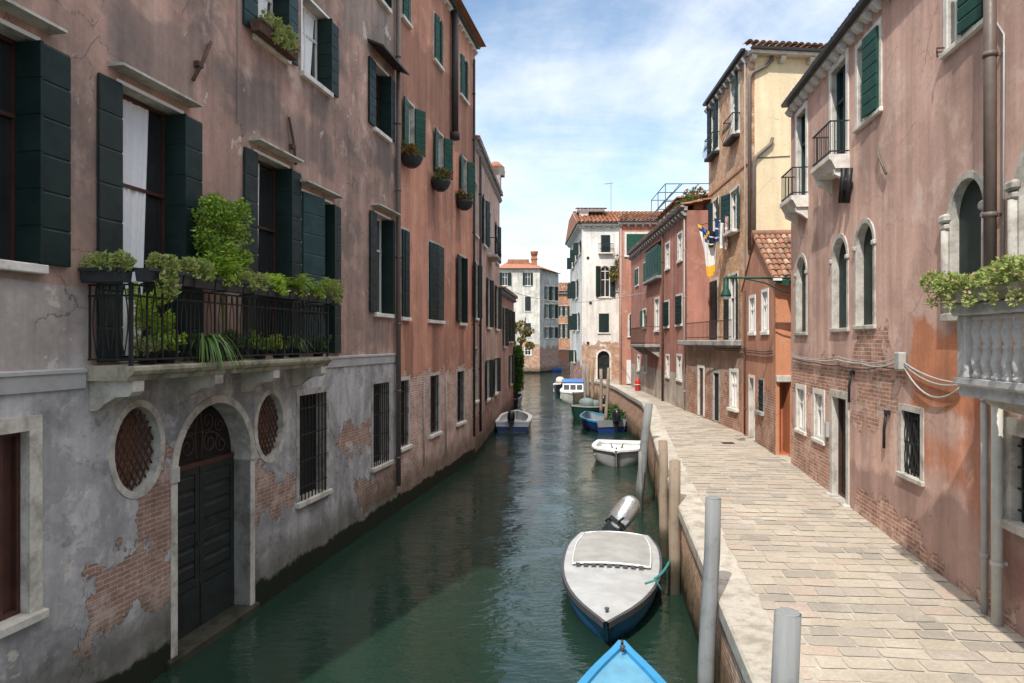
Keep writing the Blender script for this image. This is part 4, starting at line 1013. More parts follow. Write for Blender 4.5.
h.mat = plaster('terrace wall', (.40, .27, .20), (.26, .185, .145), (.50, .40, .32), brick_z=3.6, brick_k=.35, brick_amp=1.6, seed=99, brick_cols=((.34, .15, .09), (.26, .12, .08), (.40, .30, .24))); h.wall()

R2 = empty('little_gabled_house', 'little orange pink house with a tiled gable, squeezed in before the tall brick house', 'house')
f = Facade(R2, (7.37, 21.88), (7.02, 18.2), 1.2, 6.55, None, deep=4.5, sides='lb'); fg = f
pk = f.L*.46
def gable(mb): mb.face([mb.vert((0, 0, 6.55)), mb.vert((f.L, 0, 6.55)), mb.vert((pk, 0, 7.95))])
f.caps = gable
gs = dict(dep=.08, fw=.09, proud=.02, sill_out=.05, fmat='white_paint', case='white_paint', sillmat='white_paint')
for l, r, yt, yb in ((750, 755, 298, 332), (762.5, 768, 292, 331)): m = (l+r)/2; window(f, F_(f, l, r, ('p', m, yt), ('p', m, yb)), **gs)
b = F_(f, 749.5, 754, ('p', 752, 378), 1.95); window(f, b, dep=.1, fw=.09, proud=.015, fmat='stone_white', sill=False, glass='white_paint', case=None, name='door')
b = F_(f, 758.5, 763.5, ('p', 761, 380), ('p', 761, 411)); window(f, b, dep=.15, fw=.06, proud=.01, fmat='stone_grey', glass='dark', case=None, grille=(4, 5, .01, .0))
pipe(f, 744.5, 2.0, 6.5, .028, 'rust', .05)
f.mat = plaster('orange pink plaster', (.49, .245, .16), (.36, .185, .13), (.53, .30, .215), brick_boxes=[(f.sx(756), f.L+1, -2, 3.55)], brick_cols=((.34, .17, .11), (.27, .14, .10), (.42, .33, .27)), seed=103, stain=.6); f.wall()
g = Facade(R2, (7.022, 18.2), (9.0, 18.2), 1.2, 6.55, None, name='side_wall', deep=.1, sides='', reveal='orange_door')
b = F_(g, 779.5, 790, ('p', 785, 381), 1.9); window(g, b, dep=.5, fw=0, sill=False, glass='orange_door', case=None, name='door')
mb = MB(); mb.bevbox(.0, 1.9, -.12, .02, 3.82, 4.0); g.add(mb, 'lintel', 'stone')
g.mat = plaster('orange side plaster', (.56, .25, .14), (.47, .21, .125), (.58, .29, .175), seed=107, stain=.4, streak=.5); g.wall()
L_ = f.L
mb = MB(); mb.mx = Matrix.Rotation(-pi/2, 4, 'Z')     # slope that faces the viewer: tiles run up from the side eave to the ridge
mb.mx = Matrix(((0, -1, 0, L_+.3), (1, 0, 0, 0), (0, 0, 1, 0), (0, 0, 0, 1)))
tile_roof(mb, -.10, 4.5, 0, L_+.3-pk, 6.45, 8.05, .16, .32); f.add(mb, 'roof', 'tile')
mb = MB(); mb.mx = Matrix(((0, 1, 0, 0), (1, 0, 0, 0), (0, 0, 1, 0), (0, 0, 0, 1))); tile_roof(mb, -.04, 4.5, 0, pk, 6.5, 8.05, .2, .38); f.add(mb, 'roof', 'tile')
mb = MB(); mb.tube([(pk, -.12, 8.08), (pk, 4.5, 8.08)], .11, 8); f.add(mb, 'ridge', 'tile')

# ---------------- the big pink house on the right
def RWx(y): return (6.44+.135*(y-12.86), y)
R1 = empty('pink_house', 'big weathered pink house with small arched windows along the right side of the path', 'house')
f = Facade(R1, RWx(17.2), RWx(.6), 1.0, 10.7, None, deep=6); fr = f
def P2(l, r, yt, yb): m = (l+r)/2; return F_(f, l, r, ('p', m, yt), ('p', m, yb))
gs = dict(dep=.14, fmat='stone_white', case=None, sillmat='stone_white', sill_out=.06, sill_h=.08)
# upper floor
bF1 = P2(797.5, 806.5, 112, 199); bF2 = P2(832, 847, 65, 161)
for bb in (bF1, bF2):
    w = window(f, bb, fw=.12, proud=.03, sill=False, dep=.15, fmat='stone_white', case='shutter_blue', shut=(), glass='glass')
    mb = MB(); a, c = bb[0]-.16, bb[1]+.16; z = bb[2]
    mb.prism([(.02, z-.28), (-.26, z-.28), (-.30, z-.20), (-.34, z-.12), (-.38, z-.10), (-.38, z-.01), (.02, z-.01)], 'x', a, c); bl = f.add(mb, 'balcony', 'stone_white')
    for X in (a+.12, c-.12): mb = MB(); mb.prism([(.02, z-.285), (-.28, z-.285), (-.26, z-.38), (-.14, z-.44), (.02, z-.56)], 'x', X-.06, X+.06); f.add(mb, 'corbel', 'stone_white', bl)
    mb = MB()
    for k in range(11): X = a+.05+(c-a-.1)*k/10; mb.box(X-.005, X+.005, -.345, -.335, z-.01, z+.64)
    for k in range(4): 
        Y = -.26+.08*k
        for X in (a+.05, c-.05): mb.box(X-.007, X+.007, Y-.007, Y+.007, z-.01, z+.64)
    for zz_ in (z+.06, z+.64):
        mb.box(a+.03, c-.03, -.355, -.325, zz_-.01, zz_+.012)
        for X in (a+.05, c-.05): mb.box(X-.014, X+.014, -.325, 0, zz_-.01, zz_+.012)
    f.add(mb, 'railing', 'iron', bl)
for bb in (P2(858, 880, 37, 118), P2(948, 987, -62, 34), P2(1085, 1140, -190, -60)):
    ww = bb[1]-bb[0]
    window(f, bb, fw=.10, proud=.02, shut=((1, 176, ww*.52, 'shutter_green'),), sw=None, **{**gs, 'case': 'white_paint'})
# arched row
for (l, r, yt, yb) in ((797, 806.5, 257, 332), (833, 847.5, 238, 328), (857, 874, 223, 325)):
    bb = P2(l, r, yt, yb)
    w = window(f, bb, 'arch', fw=.085, proud=.025, dep=.12, fmat='stone', case=None, glass='shutter_arch', bars=(1, 2), sillmat='stone', sill_out=.05, sill_h=.08)
    zs = bb[3]-(bb[1]-bb[0])/2
    for xx in (bb[0]-.055, bb[1]+.055): mb = MB(); mb.bevbox(xx-.065, xx+.065, -.06, .0, zs-.05, zs+.04, .02); f.add(mb, 'capital', 'stone', w)
for (l, r, yt, yb) in ((952, 986, 178, 312), (1022, 1085, 120, 316)):
    bb = P2(l, r, yt, yb)
    w = window(f, bb, 'arch', fw=.085, proud=.03, dep=.09, fmat='stone', case=None, glass='shutter_arch', bars=(1, 1), sillmat='stone', arch=1.15)
    zs = bb[3]-(bb[1]-bb[0])/2*1.15
    for xx in (bb[0]-.09, bb[1]+.09):
        mb = MB(); mb.bevbox(xx-.11, xx+.11, -.10, .0, zs-.02, zs+.10, .03); mb.bevbox(xx-.085, xx+.085, -.085, .0, zs-.12, zs-.03, .03); mb.lathe([(.06, bb[2]), (.055, zs-.12)], (xx, -.04, 0), 10); f.add(mb, 'column', 'stone', w)
# ground floor
for (l, r, yt, yb) in ((797.5, 804.8, 389, 430), (815, 823.5, 394, 439)):
    bb = P2(l, r, yt, yb); window(f, bb, fw=.11, proud=.02, dep=.10, fmat='stone_white', case='white_paint', sillmat='stone_white', bars=(1, 1), glass='glass', sill_out=.05, sill_h=.09)
bb = F_(f, 833, 847, ('p', 840, 398), 1.76); dw = window(f, bb, fw=.14, proud=.025, dep=.16, fmat='stone', sill=False, glass='door_green', case='brown_wood', bars=(0, 0), name='door')
mb = MB(); mb.bevbox(bb[0]-.18, bb[1]+.18, -.12, .3, 1.60, 1.765); f.add(mb, 'step', 'stone', dw)
mb = MB(); mb.box(bb[0]-.36, bb[0]-.24, -.06, 0, 2.9, 3.2); f.add(mb, 'mailbox', 'pipe_grey')
bb = P2(902, 921, 412, 476); w = window(f, bb, fw=.10, proud=.015, dep=.12, fmat='stone', sillmat='stone', case=None, glass='dark', sill_out=.05, sill_h=.08)
mb = MB()
for k in range(9):
    X = bb[0]+.04+(bb[1]-bb[0]-.08)*k/8
    mb.tube([(X+.02*sin(j*1.7+k*2), .03, bb[2]+(bb[3]-bb[2])*j/10) for j in range(11)], .009, 5)
for z in (.1, .5, .9): mb.box(bb[0], bb[1], .03, .045, bb[2]+(bb[3]-bb[2])*z-.012, bb[2]+(bb[3]-bb[2])*z+.012)
f.add(mb, 'grille', 'iron', w)
bb = F_(f, 1014, 1075, ('p', 1018, 436), ('p', 1018, 522)); window(f, bb, fw=.20, proud=.03, dep=.28, fmat='stone', sillmat='stone', case=None, glass='dark', grille=(5, 3, .011, .05))
# pipes
pipe(f, 990, 5.6, 10.7, .068, 'pipe_brown', .13); pipe(f, 984.5, 1.5, 4.25, .04, 'pipe_grey', .08); pipe(f, 997, 1.5, 4.25, .06, 'pipe_light', .11)
x = f.sx(990, .13); mb = MB(); mb.tube([(x, -.13, 5.7), (x, -.13, 5.45), (x-.02, -.12, 5.3), (x+.03, -.11, 4.2)], .07, 8); f.add(mb, 'drainpipe', 'pipe_brown')
xw = f.sx(1003, .02); mb = MB(); mb.tube([(xw, -.02, 5.6), (xw+.02, -.02, 8.5), (xw-.35, -.02, 9.0)], .014, 5); f.add(mb, 'wire', 'pipe_grey')
# wall tie, floodlight pair, hooks
def wp(px, py, off): q = f.sx(px, off); return Vector((q, -off, f.zz(q, py, off)))
mb = MB(); mb.tube([wp(877, 149, .05), wp(879.5, 158, .07), wp(886, 174, .05)], .022, 6); f.add(mb, 'wall_tie', 'pipe_brown')
mb = MB()
for d in (0, 6):
    p, q = wp(844+d, 168, .10), wp(841+d, 203, .10); mb.tube([p, q], .055, 6)
p = wp(848, 186, .06); mb.box(p.x-.2, p.x+.1, -.1, .02, p.z-.05, p.z+.05); f.add(mb, 'lamp_brackets', 'iron')
for px, py in ((938, 52), (938, 48)): p = wp(px, py, .1); mb = MB(); mb.tube([(p.x, .02, p.z), (p.x, -.12, p.z), (p.x+.03, -.12, p.z-.08)], .012, 5); f.add(mb, 'hook', 'rust')
p0 = f.sx(887); mb = MB()
for px, ya, yb in ((849, 372, 402), (884, 412, 448)):
    p, q = wp(px+2, ya, .05), wp(px, yb, .05); mb = MB(); mb.tube([p, p.lerp(q, .5)+Vector((.01, -.02, 0)), q], .024, 6); mb.box(p.x-.04, p.x+.06, -.07, .02, p.z-.04, p.z+.03); f.add(mb, 'wall_tie', 'iron')
# near stone balcony
P = .86; xa = f.sx(957, P); xb = f.L-.8; zt0, zf = 5.23, 4.36
zt0 = f.zz(xa, 306, P)+.02; zf = f.zz(xa, 380, P)
mb = MB(); mb.prism([(.02, zf-.17), (-P+.03, zf-.17), (-P+.03, zf-.06), (-P-.03, zf-.03), (-P-.03, zf+.03), (.02, zf+.03)], 'x', xa-.02, xb); bl = f.add(mb, 'balcony', 'balustrade')
mb = MB(); mb.bevbox(xa-.04, xb, -P-.05, -P+.16, zt0-.13, zt0, .02); mb.bevbox(xa-.04, xa+.17, -P+.17, 0, zt0-.13, zt0, .02); f.add(mb, 'rail', 'balustrade', bl)
mb = MB(); mb.bevbox(xa, xa+.15, -P, -P+.15, zf+.03, zt0-.13, .01); f.add(mb, 'post', 'balustrade', bl)
hb = zt0-.13-zf-.03; prof = [(.052, 0), (.052, .06), (.036, .08), (.042, .12), (.060, .25), (.055, .33), (.036, .46), (.046, .485), (.046, .515), (.034, .54), (.055, .67), (.060, .75), (.042, .88), (.036, .92), (.052, .94), (.052, 1)]
first = None
k = 0; X = xa+.26
spots = []
while X < xb-.1: spots.append((X, -P+.075)); X += .182
spots += [(xa+.075, -P+.3), (xa+.075, -P+.47), (xa+.075, -P+.64)]
for X, Y in spots:
    if first is None:
        mb = MB(); mb.lathe([(r, z*hb) for r, z in prof], (0, 0, 0), 14); first = mb.build('baluster', 'balustrade', bl, f.mx @ Matrix.Translation((X, Y, zf+.03)))
    else: o = first.copy(); C.objects.link(o); place(o, bl, f.mx @ Matrix.Translation((X, Y, zf+.03)))
for X in (xa+.22, xa+1.6, xa+3.0):
    mb = MB(); mb.prism([(.02, zf-.175), (-P+.2, zf-.175), (-P+.2, zf-.23), (-P+.36, zf-.30), (-.22, zf-.38), (-.1, zf-.46), (.02, zf-.48)], 'x', X-.05, X+.05); f.add(mb, 'corbel', 'stone', bl)
eave(f, 10.7, .16, .14, .42, cs=(.13, .13, .17))
mb = MB(); tile_roof(mb, 0, f.L, -.14, 5, 10.86, 12.4, .2, .4); f.add(mb, 'roof', 'tile')
f.mat = plaster('weathered pink plaster', (.67, .44, .36), (.50, .325, .27), (.74, .54, .455), stain=.95, seed=120.4,
    brick_boxes=[pbox(f, 789, 850, 364, 392), pbox(f, 852, 886, 330, 420), pbox(f, 868, 900, 368, 400), pbox(f, 789, 832, 432, 480), pbox(f, 935, 1015, 590, 640), pbox(f, 850, 925, 500, 530)],
    tint_boxes=drips(f, [h for h in f.holes if h[2] > 2.2], (.33, .22, .185), .45, 1.3)+[(pbox(f, 912, 996, 318, 420), (.60, .24, .125), .92, .7, .16), (pbox(f, 906, 975, 420, 490), (.58, .235, .13), .85, .9, .45), (pbox(f, 962, 1000, 400, 560), (.47, .19, .115), .8, .5),
                ((0, 30, .5, 2.9), (.43, .28, .235), .85, .9), (pbox(f, 1000, 1100, 560, 640), (.25, .12, .1), .6, .6), ((0, 30, 9.9, 11), (.48, .28, .22), .5, .5)],
    brick_cols=((.50, .26, .18), (.31, .155, .115), (.56, .44, .37)), bare=(.665, (.66, .53, .46), .6)); f.wall()
# ================================================================== water, quay, path
def water_mat():
    m, t, b = material('canal water')
    O = t.new('ShaderNodeTexCoord').outputs['Object']
    a = t.noise(t.mapping(O, scale=(.62, 1.7, 1), rot=(0, 0, .16)), 3.0, 3, 0.5, 0.5); c = t.noise(t.mapping(O, scale=(.7, 1.5, 1), rot=(0, 0, -.2)), 8.5, 3, 0.5, 0.4); d = t.noise(O, .55, 3, 0.5)
    calm = t.step(d, .38, .62, .35, 1.0)
    h = t.math('MULTIPLY', t.math('ADD', a, t.math('MULTIPLY', c, .38)), calm)
    t.put(b.inputs['Base Color'], t.mix(d, (.0105, .0265, .0175), (.0145, .0335, .0225)))
    b.inputs['Roughness'].default_value = 0.035; b.inputs['IOR'].default_value = 1.38; b.inputs['Specular IOR Level'].default_value = 0.6
    bp = t.new('ShaderNodeBump'); bp.inputs['Strength'].default_value = 0.45; bp.inputs['Distance'].default_value = 0.07
    t.put(bp.inputs['Height'], h); t.l.new(bp.outputs[0], b.inputs['Normal'])
    return m
M['water'] = water_mat()
mb = MB(); mb.quad((-500, -60, 0), (500, -60, 0), (500, 900, 0), (-500, 900, 0)); tag(mb.build('water', 'water'), kind='structure')
mb = MB(); mb.quad((-520, -80, -1.2), (520, -80, -1.2), (520, 920, -1.2), (-520, 920, -1.2)); tag(mb.build('canal_bed', 'algae_stone'), kind='structure')

def paving_mat():
    m, t, b = material('trachyte paving')
    O = t.new('ShaderNodeTexCoord').outputs['Object']
    ri = t.new('ShaderNodeNewGeometry').outputs['Random Per Island']
    c = t.mix(t.step(ri, 0, .55), (.385, .33, .262), (.425, .37, .30)); c = t.mix(t.step(ri, .55, .62), c, (.405, .325, .262)); c = t.mix(t.step(ri, .70, .76), c, (.365, .318, .266)); c = t.mix(t.step(ri, .86, .92), c, (.31, .275, .232))
    a = t.noise(O, 2.0, 9, 0.68); f = t.noise(O, 26, 6, 0.62); g = t.noise(O, .5, 6, .6)
    c = t.mix(t.step(a, .5, .7, 0, .5), c, (.47, .425, .36)); c = t.mix(t.step(a, .28, .42, .5, 0), c, (.33, .285, .23))
    s = t.math('MULTIPLY', t.step(f, .25, .75, .82, 1.14, False), t.step(g, .3, .7, .86, 1.1, False))
    c = t.mix(1.0, c, t.comb(s, s, s), 'MULTIPLY')
    t.put(b.inputs['Base Color'], c); b.inputs['Roughness'].default_value = .85; b.inputs['Specular IOR Level'].default_value = .2
    bp = t.new('ShaderNodeBump'); bp.inputs['Strength'].default_value = .5; bp.inputs['Distance'].default_value = .012
    t.put(bp.inputs['Height'], t.math('ADD', f, t.math('MULTIPLY', a, 1.2))); t.l.new(bp.outputs[0], b.inputs['Normal'])
    return m
M['paving'] = paving_mat()
M['joint'] = flat_mat('paving joint', (.42, .375, .31), .95, var=.25, vscale=5, bump=.5)
def right_x(y):       # line of the house fronts
    for (ya, xa), (yb, xb) in zip(RGT, RGT[1:]):
        if y <= yb: return xa+(xb-xa)*(y-ya)/(yb-ya)
    return RGT[-1][1]
RGT = [(-4, 6.44+.135*(-4-12.86)), (17.2, 7.03), (18.2, 7.03), (21.9, 7.38), (27.3, 7.0), (42.6, 7.42), (45, 7.05), (58, 9.32)]
ys = [-4+62*k/124 for k in range(125)]
mb = MB()
for y0, y1 in zip(ys, ys[1:]):
    a0, a1 = quay_x(y0), quay_x(y1); b0, b1 = right_x(y0)+.3, right_x(y1)+.3
    mb.quad((a0+.2, y0, path_z(y0)-.006), (b0, y0, path_z(y0)-.006), (b1, y1, path_z(y1)-.006), (a1+.2, y1, path_z(y1)-.006))
fp = tag(mb.build('footpath', 'joint'), kind='structure')
# paving slabs: rows across the path
mb = MB(); rnd = random.Random(5); y = -3.5
while y < 57.8:
    rh = rnd.uniform(.20, .32) if y < 30 else .45
    jg = .011
    xl = lambda yy: quay_x(yy)+.46
    xr = lambda yy: right_x(yy)+.02
    w = xr(y)-xl(y); u = rnd.uniform(-.4, 0)
    if w <= .1: y += rh; continue
    while u < w:
        sw = rnd.uniform(.24, .56) if y < 30 else rnd.uniform(.5, 1.0); u0, u1 = max(0, u)+jg, min(w, u+sw)-jg; u += sw
        if u1-u0 < .06: continue
        dz = rnd.uniform(-.003, .004); j = lambda: rnd.uniform(-.012, .012)
        q = []
        slope = .135 if y < 27 else .03
        for (uu, yy) in ((u0, y+jg), (u1, y+jg), (u1, y+rh-jg), (u0, y+rh-jg)):
            skew = -(uu)*.135 if y < 24 else 0
            Y = yy+skew*.6+j()*1.5; q.append(Vector((xl(yy)+uu+j()*1.2, Y, path_z(Y)+dz+.002)))
        ring = []
        for k in range(4):
            a, b_, c_ = q[k-1], q[k], q[(k+1) % 4]; r1, r2 = rnd.uniform(.01, .035), rnd.uniform(.01, .035)
            ring += [b_+(a-b_).normalized()*r1, b_+((a-b_).normalized()+(c_-b_).normalized())*min(r1, r2)*.28, b_+(c_-b_).normalized()*r2]
        mb.face([mb.vert(p) for p in ring])
        # small worn bevel down into the joint
    y += rh
pv = mb.build('paving', 'paving'); tag(pv, kind='structure')
# quay wall and coping
qw = empty('quay_wall', 'low brick quay wall with a pale stone coping along the edge of the path', 'wall')
mb = MB(); P_ = []
for k in range(125):
    y = ys[k]; P_.append((quay_x(y), y))
cum = 0
for (xa, ya), (xb, yb) in zip(P_, P_[1:]):
    mb.quad((xa+.03, ya, -1.1), (xa+.03, ya, path_z(ya)-.16), (xb+.03, yb, path_z(yb)-.16), (xb+.03, yb, -1.1))
mb.quad((P_[-1][0], 57.95, -1), (10, 57.95, -1), (10, 57.95, path_z(57.95)-.02), (P_[-1][0], 57.95, path_z(57.95)-.02))
def quay_mat():
    m, t, b = material('quay brick')
    O = t.new('ShaderNodeTexCoord').outputs['Object']; x, y, z = t.sep(O)
    br = t.new('ShaderNodeTexBrick'); t.put(br.inputs['Vector'], t.comb(y, z, 0)); br.inputs['Scale'].default_value = 1; br.inputs['Brick Width'].default_value = .26; br.inputs['Row Height'].default_value = .075
    br.inputs['Mortar Size'].default_value = .012; t.put(br.inputs['Color1'], (.60, .29, .18)); t.put(br.inputs['Color2'], (.42, .21, .14)); t.put(br.inputs['Mortar'], (.60, .53, .44))
    a = t.noise(O, 1.5, 10, .68, .3); s = t.step(t.noise(O, 5, 8, .65), .3, .7, .65, 1.3, False)
    c = t.mix(1.0, br.outputs[0], t.comb(s, s, s), 'MULTIPLY'); c = t.mix(t.step(a, .54, .66, 0, .35), c, (.42, .37, .31))
    zn = t.math('ADD', z, t.math('MULTIPLY', t.math('SUBTRACT', a, .5), 1.4))
    c = t.mix(t.step(zn, .6, 1.1, .7, 0), c, (.10, .085, .035)); c = t.mix(t.step(zn, .15, .5, .96, 0), c, (.016, .019, .009))
    c = t.mix(t.math('MULTIPLY', t.step(t.noise(O, 3.1, 8, .7), .56, .66, 0, .7), t.step(z, .3, .9)), c, (.17, .15, .03))
    t.put(b.inputs['Base Color'], c); b.inputs['Roughness'].default_value = .9; b.inputs['Specular IOR Level'].default_value = .15
    bp = t.new('ShaderNodeBump'); bp.inputs['Strength'].default_value = .8; bp.inputs['Distance'].default_value = .03
    t.put(bp.inputs['Height'], t.math('ADD', t.math('MULTIPLY', t.math('SUBTRACT', 1, br.outputs['Fac']), .5), t.math('ADD', s, a))); t.l.new(bp.outputs[0], b.inputs['Normal'])
    return m
M['quay'] = quay_mat()
mb.build('brickwork', 'quay', qw)
mb = MB(); y = -3.8; rnd = random.Random(11)
while y < 57.4:
    ln = rnd.uniform(.9, 1.7); y1 = min(y+ln, 57.9); e = .006
    n = 3; ins = .035
    for kk in range(n):
        pass
    ya, yb = y+e, y1-e
    xa, xb = quay_x(ya), quay_x(yb); za, zb_ = path_z(ya)+.012, path_z(yb)+.012; w = .50+rnd.uniform(-.02, .02); o = -.05
    r = .03
    T1 = [(xa+o+r, ya, za), (xa+o+w, ya, za), (xb+o+w, yb, zb_), (xb+o+r, yb, zb_)]
    mb.quad(*T1)
    mb.quad((xa+o, ya, za-r), (xa+o+r, ya, za), (xb+o+r, yb, zb_), (xb+o, yb, zb_-r))
    mb.quad((xa+o, ya, za-.20), (xa+o, ya, za-r), (xb+o, yb, zb_-r), (xb+o, yb, zb_-.20))
    mb.quad((xa+o, ya, za-.20), (xb+o, yb, zb_-.20), (xb+o+.3, yb, zb_-.20), (xa+o+.3, ya, za-.20))
    mb.face([mb.vert(p) for p in ((xa+o, ya, za-.20), (xa+o+w, ya, za-.20), (xa+o+w, ya, za), (xa+o+r, ya, za), (xa+o, ya, za-r))])
    mb.face([mb.vert(p) for p in ((xb+o, yb, zb_-.20), (xb+o, yb, zb_-r), (xb+o+r, yb, zb_), (xb+o+w, yb, zb_), (xb+o+w, yb, zb_-.20))])
    y = y1
mb.build('coping', 'coping', qw)

# ================================================================== mooring posts
def post(px, py, Y, r, label, mat='wood_pole', lean=(0, 0), depth=-1.1, cap=None):
    top = at(px, py, Y); mb = MB()
    h = top.z; n = 6; pts = []; rr = []
    for k in range(n+1):
        q = k/n; z = depth+(h-depth)*q
        pts.append((lean[0]*(q-1)*(h-depth)+.012*sin(k*2.1+px), lean[1]*(q-1)*(h-depth)+.012*cos(k*1.7+px), z)); rr.append(r*(1.08-.12*q))
    mb.tube(pts, rr, 14)
    mb.tube([(pts[-1][0], pts[-1][1], h-.001), (pts[-1][0], pts[-1][1], h+.012)], [r*.95, r*.8], 14)
    o = mb.build('mooring_post', mat, None, T(top.x, top.y, 0)); tag(o, label, 'post', 'mooring posts along the quay'); return o
post(786.5, 613, 5.05, .10, 'grey mooring post cut flat, the nearest one with only its head in view', 'grey_pole', (.02, 0))
post(714, 498, 8.6, .10, 'tall grey mooring post leaning beside the coping, second nearest', 'grey_pole', (.045, 0))
post(674.5, 461, 13.3, .112, 'weathered brown mooring post, nearer of the pair by the grey covered boat')
post(663, 441, 15.6, .105, 'weathered brown mooring post, farther of the pair by the grey covered boat', lean=(-.01, 0))
post(648.5, 404, 20.3, .125, 'tall grey leaning mooring post beside the white open boat', 'grey_pole', (.10, 0))
post(609, 368, 39.0, .10, 'thin brown mooring post right of the doorway, behind the green boat', lean=(.06, 0))
post(601, 369, 43.0, .10, 'thin upright mooring post in front of the arched doorway')
post(592.5, 362, 52.5, .12, 'far brown mooring post at the quay corner by the white house')
post(588.0, 364, 54.5, .12, 'farthest brown mooring post, touching the white house')
post(585.0, 363, 50.0, .10, 'slim grey mooring post beside the cabin boat', 'grey_pole')
post(640.5, 452, 19.6, .06, 'short thin grey stake next to the white open boat', 'grey_pole')

# ================================================================== boats
def paint(name, col, rough=.35, var=.15): M[name] = flat_mat(name, col, rough, var=var, vscale=2.5, spec=.5)
paint('boat white', (.75, .75, .73)); paint('boat light grey', (.40, .40, .395), .4, .22); paint('boat blue', (.025, .14, .30), .4, .25); paint('boat light blue', (.11, .31, .45), .45, .3); paint('boat bright blue', (.03, .24, .46))
paint('boat dark green', (.012, .045, .03)); paint('boat grey', (.20, .215, .23)); paint('boat navy', (.012, .035, .14)); paint('boat black', (.012, .012, .014)); paint('cover grey', (.31, .305, .29), .85, .2)
paint('rubber', (.06, .06, .065), .7); paint('engine black', (.014, .015, .018), .3); paint('canvas blue', (.05, .15, .40), .8); paint('beige', (.58, .47, .34), .7); paint('boat cream', (.60, .57, .48)); paint('rope teal', (.03, .20, .20), .9); paint('tarp grey', (.13, .17, .17), .7)
M['chrome'] = flat_mat('silver engine cowl', (.70, .71, .72), .26, metal=.8, var=.02)
def boat(label, bow, stern, beam, h, hull, inner='boat light grey', rail='rubber', deck=None, deck_from=.55, cover=None, name='boat', blunt=.0, mid=.42, sheer=.22, thick=.05, seats=2, wide_stern=.86, group='boats moored along the canal', deckz=.034, floor=.2, pw=2.1):
    bx, by = bow; sx_, sy = stern; L = sqrt((bx-sx_)**2+(by-sy)**2); th = atan2(by-sy, bx-sx_)
    root = empty(name, label, 'boat', T(sx_, sy, 0, th), group)        # local x: stern 0 -> bow L, y to port
    N = 22
    def hw(t):
        if t < mid: return beam/2*(wide_stern+(1-wide_stern)*sin(t/mid*pi/2))
        q = (t-mid)/(1-mid); return beam/2*max(blunt*(1-q)+.015, (1-q**pw))
    def gz(t): return h*(1+sheer*max(0, (t-.35)/.65)**2)
    def sec(t, ins=0.0, zf=None):
        w, g = max(.008, hw(t)-ins), gz(t); rake = L*.10*max(0, t-.55)/.45
        pr = [(1, g), (.985, g*.7), (.93, g*.3), (.80, -.05), (.42, -.20), (0, -.24)]
        if zf is not None: pr = [(1, g), (.97, g*.6), (.9, zf+.02), (.82, zf), (.4, zf), (0, zf)]
        pts = []
        for s_, z in pr:
            k = 1-z/g if zf is None else 1.15*(1-z/g)+.12
            pts.append((s_*w, t*L-rake*max(0, k)*(t**3), z))
        return [(x_, y_, z) for y_, x_, z in pts] + [(x_, -y_, z) for y_, x_, z in pts[-2::-1]]
    ts = [k/N for k in range(N+1)]
    mb = MB(); mb.smooth = True
    def loft(fn):
        prev = None
        for t in ts:
            cur = [mb.vert(p) for p in fn(t)]
            if prev:
                for k in range(len(cur)-1): mb.face((prev[k], prev[k+1], cur[k+1], cur[k]))
            else: first_ = cur
            prev = cur
        return first_, prev
    a, b_ = loft(lambda t: sec(t)); mb.smooth = False; mb.face(a); mb.face(b_[::-1])
    hullo = mb.build('hull', hull, root)
    mb = MB(); mb.smooth = True; t1 = deck_from if deck else 1.0
    a, b_ = loft(lambda t: [(min(max(x_, .06), L-.02), y_, z+.002) for x_, y_, z in sec(t, thick, floor)]); mb.smooth = False; mb.face(a[::-1])
    mb.build('interior', inner, root)
    # gunwale
    mb = MB(); pts = [(t*L, hw(t), gz(t)) for t in ts]
    prev = None
    for sgn in (1, -1):
        prev = None
        for x_, w, z in pts:
            o, i = (w+.03), max(0, w-thick-.03)
            cur = [mb.vert((x_+(.03 if x_ > L*.97 else 0), sgn*o, z-.07)), mb.vert((x_+(.03 if x_ > L*.97 else 0), sgn*o, z+.025)), mb.vert((x_, sgn*i, z+.03)), mb.vert((x_, sgn*i, z-.03))]
            if prev:
                for k in range(3): mb.face((prev[k], prev[k+1], cur[k+1], cur[k]))
            prev = cur
    w0, z0_ = hw(0), gz(0); mb.box(-.03, thick+.02, -w0, w0, z0_-.07, z0_+.028)
    mb.build('rub_rail', rail, root)
    if deck:
        mb = MB(); prev = None; mb.smooth = True
        for k in range(15):
            t = deck_from+(1-deck_from)*k/14; w = max(.004, hw(t)-.02); cur = []
            for j in range(7):
                v = -1+j/3; cur.append(mb.vert((t*L, v*w, gz(t)+deckz+.05*(1-v*v)*min(1, w/.5))))
            if prev:
                for j in range(6): mb.face((prev[j], cur[j], cur[j+1], prev[j+1]))
            prev = cur
        mb.smooth = False
        t = deck_from; w = hw(t)-.02; mb.quad((t*L, -w, floor), (t*L, w, floor), (t*L, w, gz(t)+.034), (t*L, -w, gz(t)+.034))
        mb.build('foredeck', deck, root)
        mb = MB(); x_ = L*.93; mb.lathe([(.03, 0), (.022, .03), (.04, .06), (.035, .075)], (x_, 0, gz(.93)+.05), 8); mb.build('cleat', 'rubber', root)
    for k in range(seats):
        t = .2+.3*k
        if deck and t > deck_from-.08: continue
        w = hw(t)-thick-.01; mb = MB(); mb.bevbox(t*L-.14, t*L+.14, -w, w, gz(t)*.62-.03, gz(t)*.62, .01); mb.build('seat', inner, root)
    root['_'] = 0; del root['_']
    return root, hw, gz, L
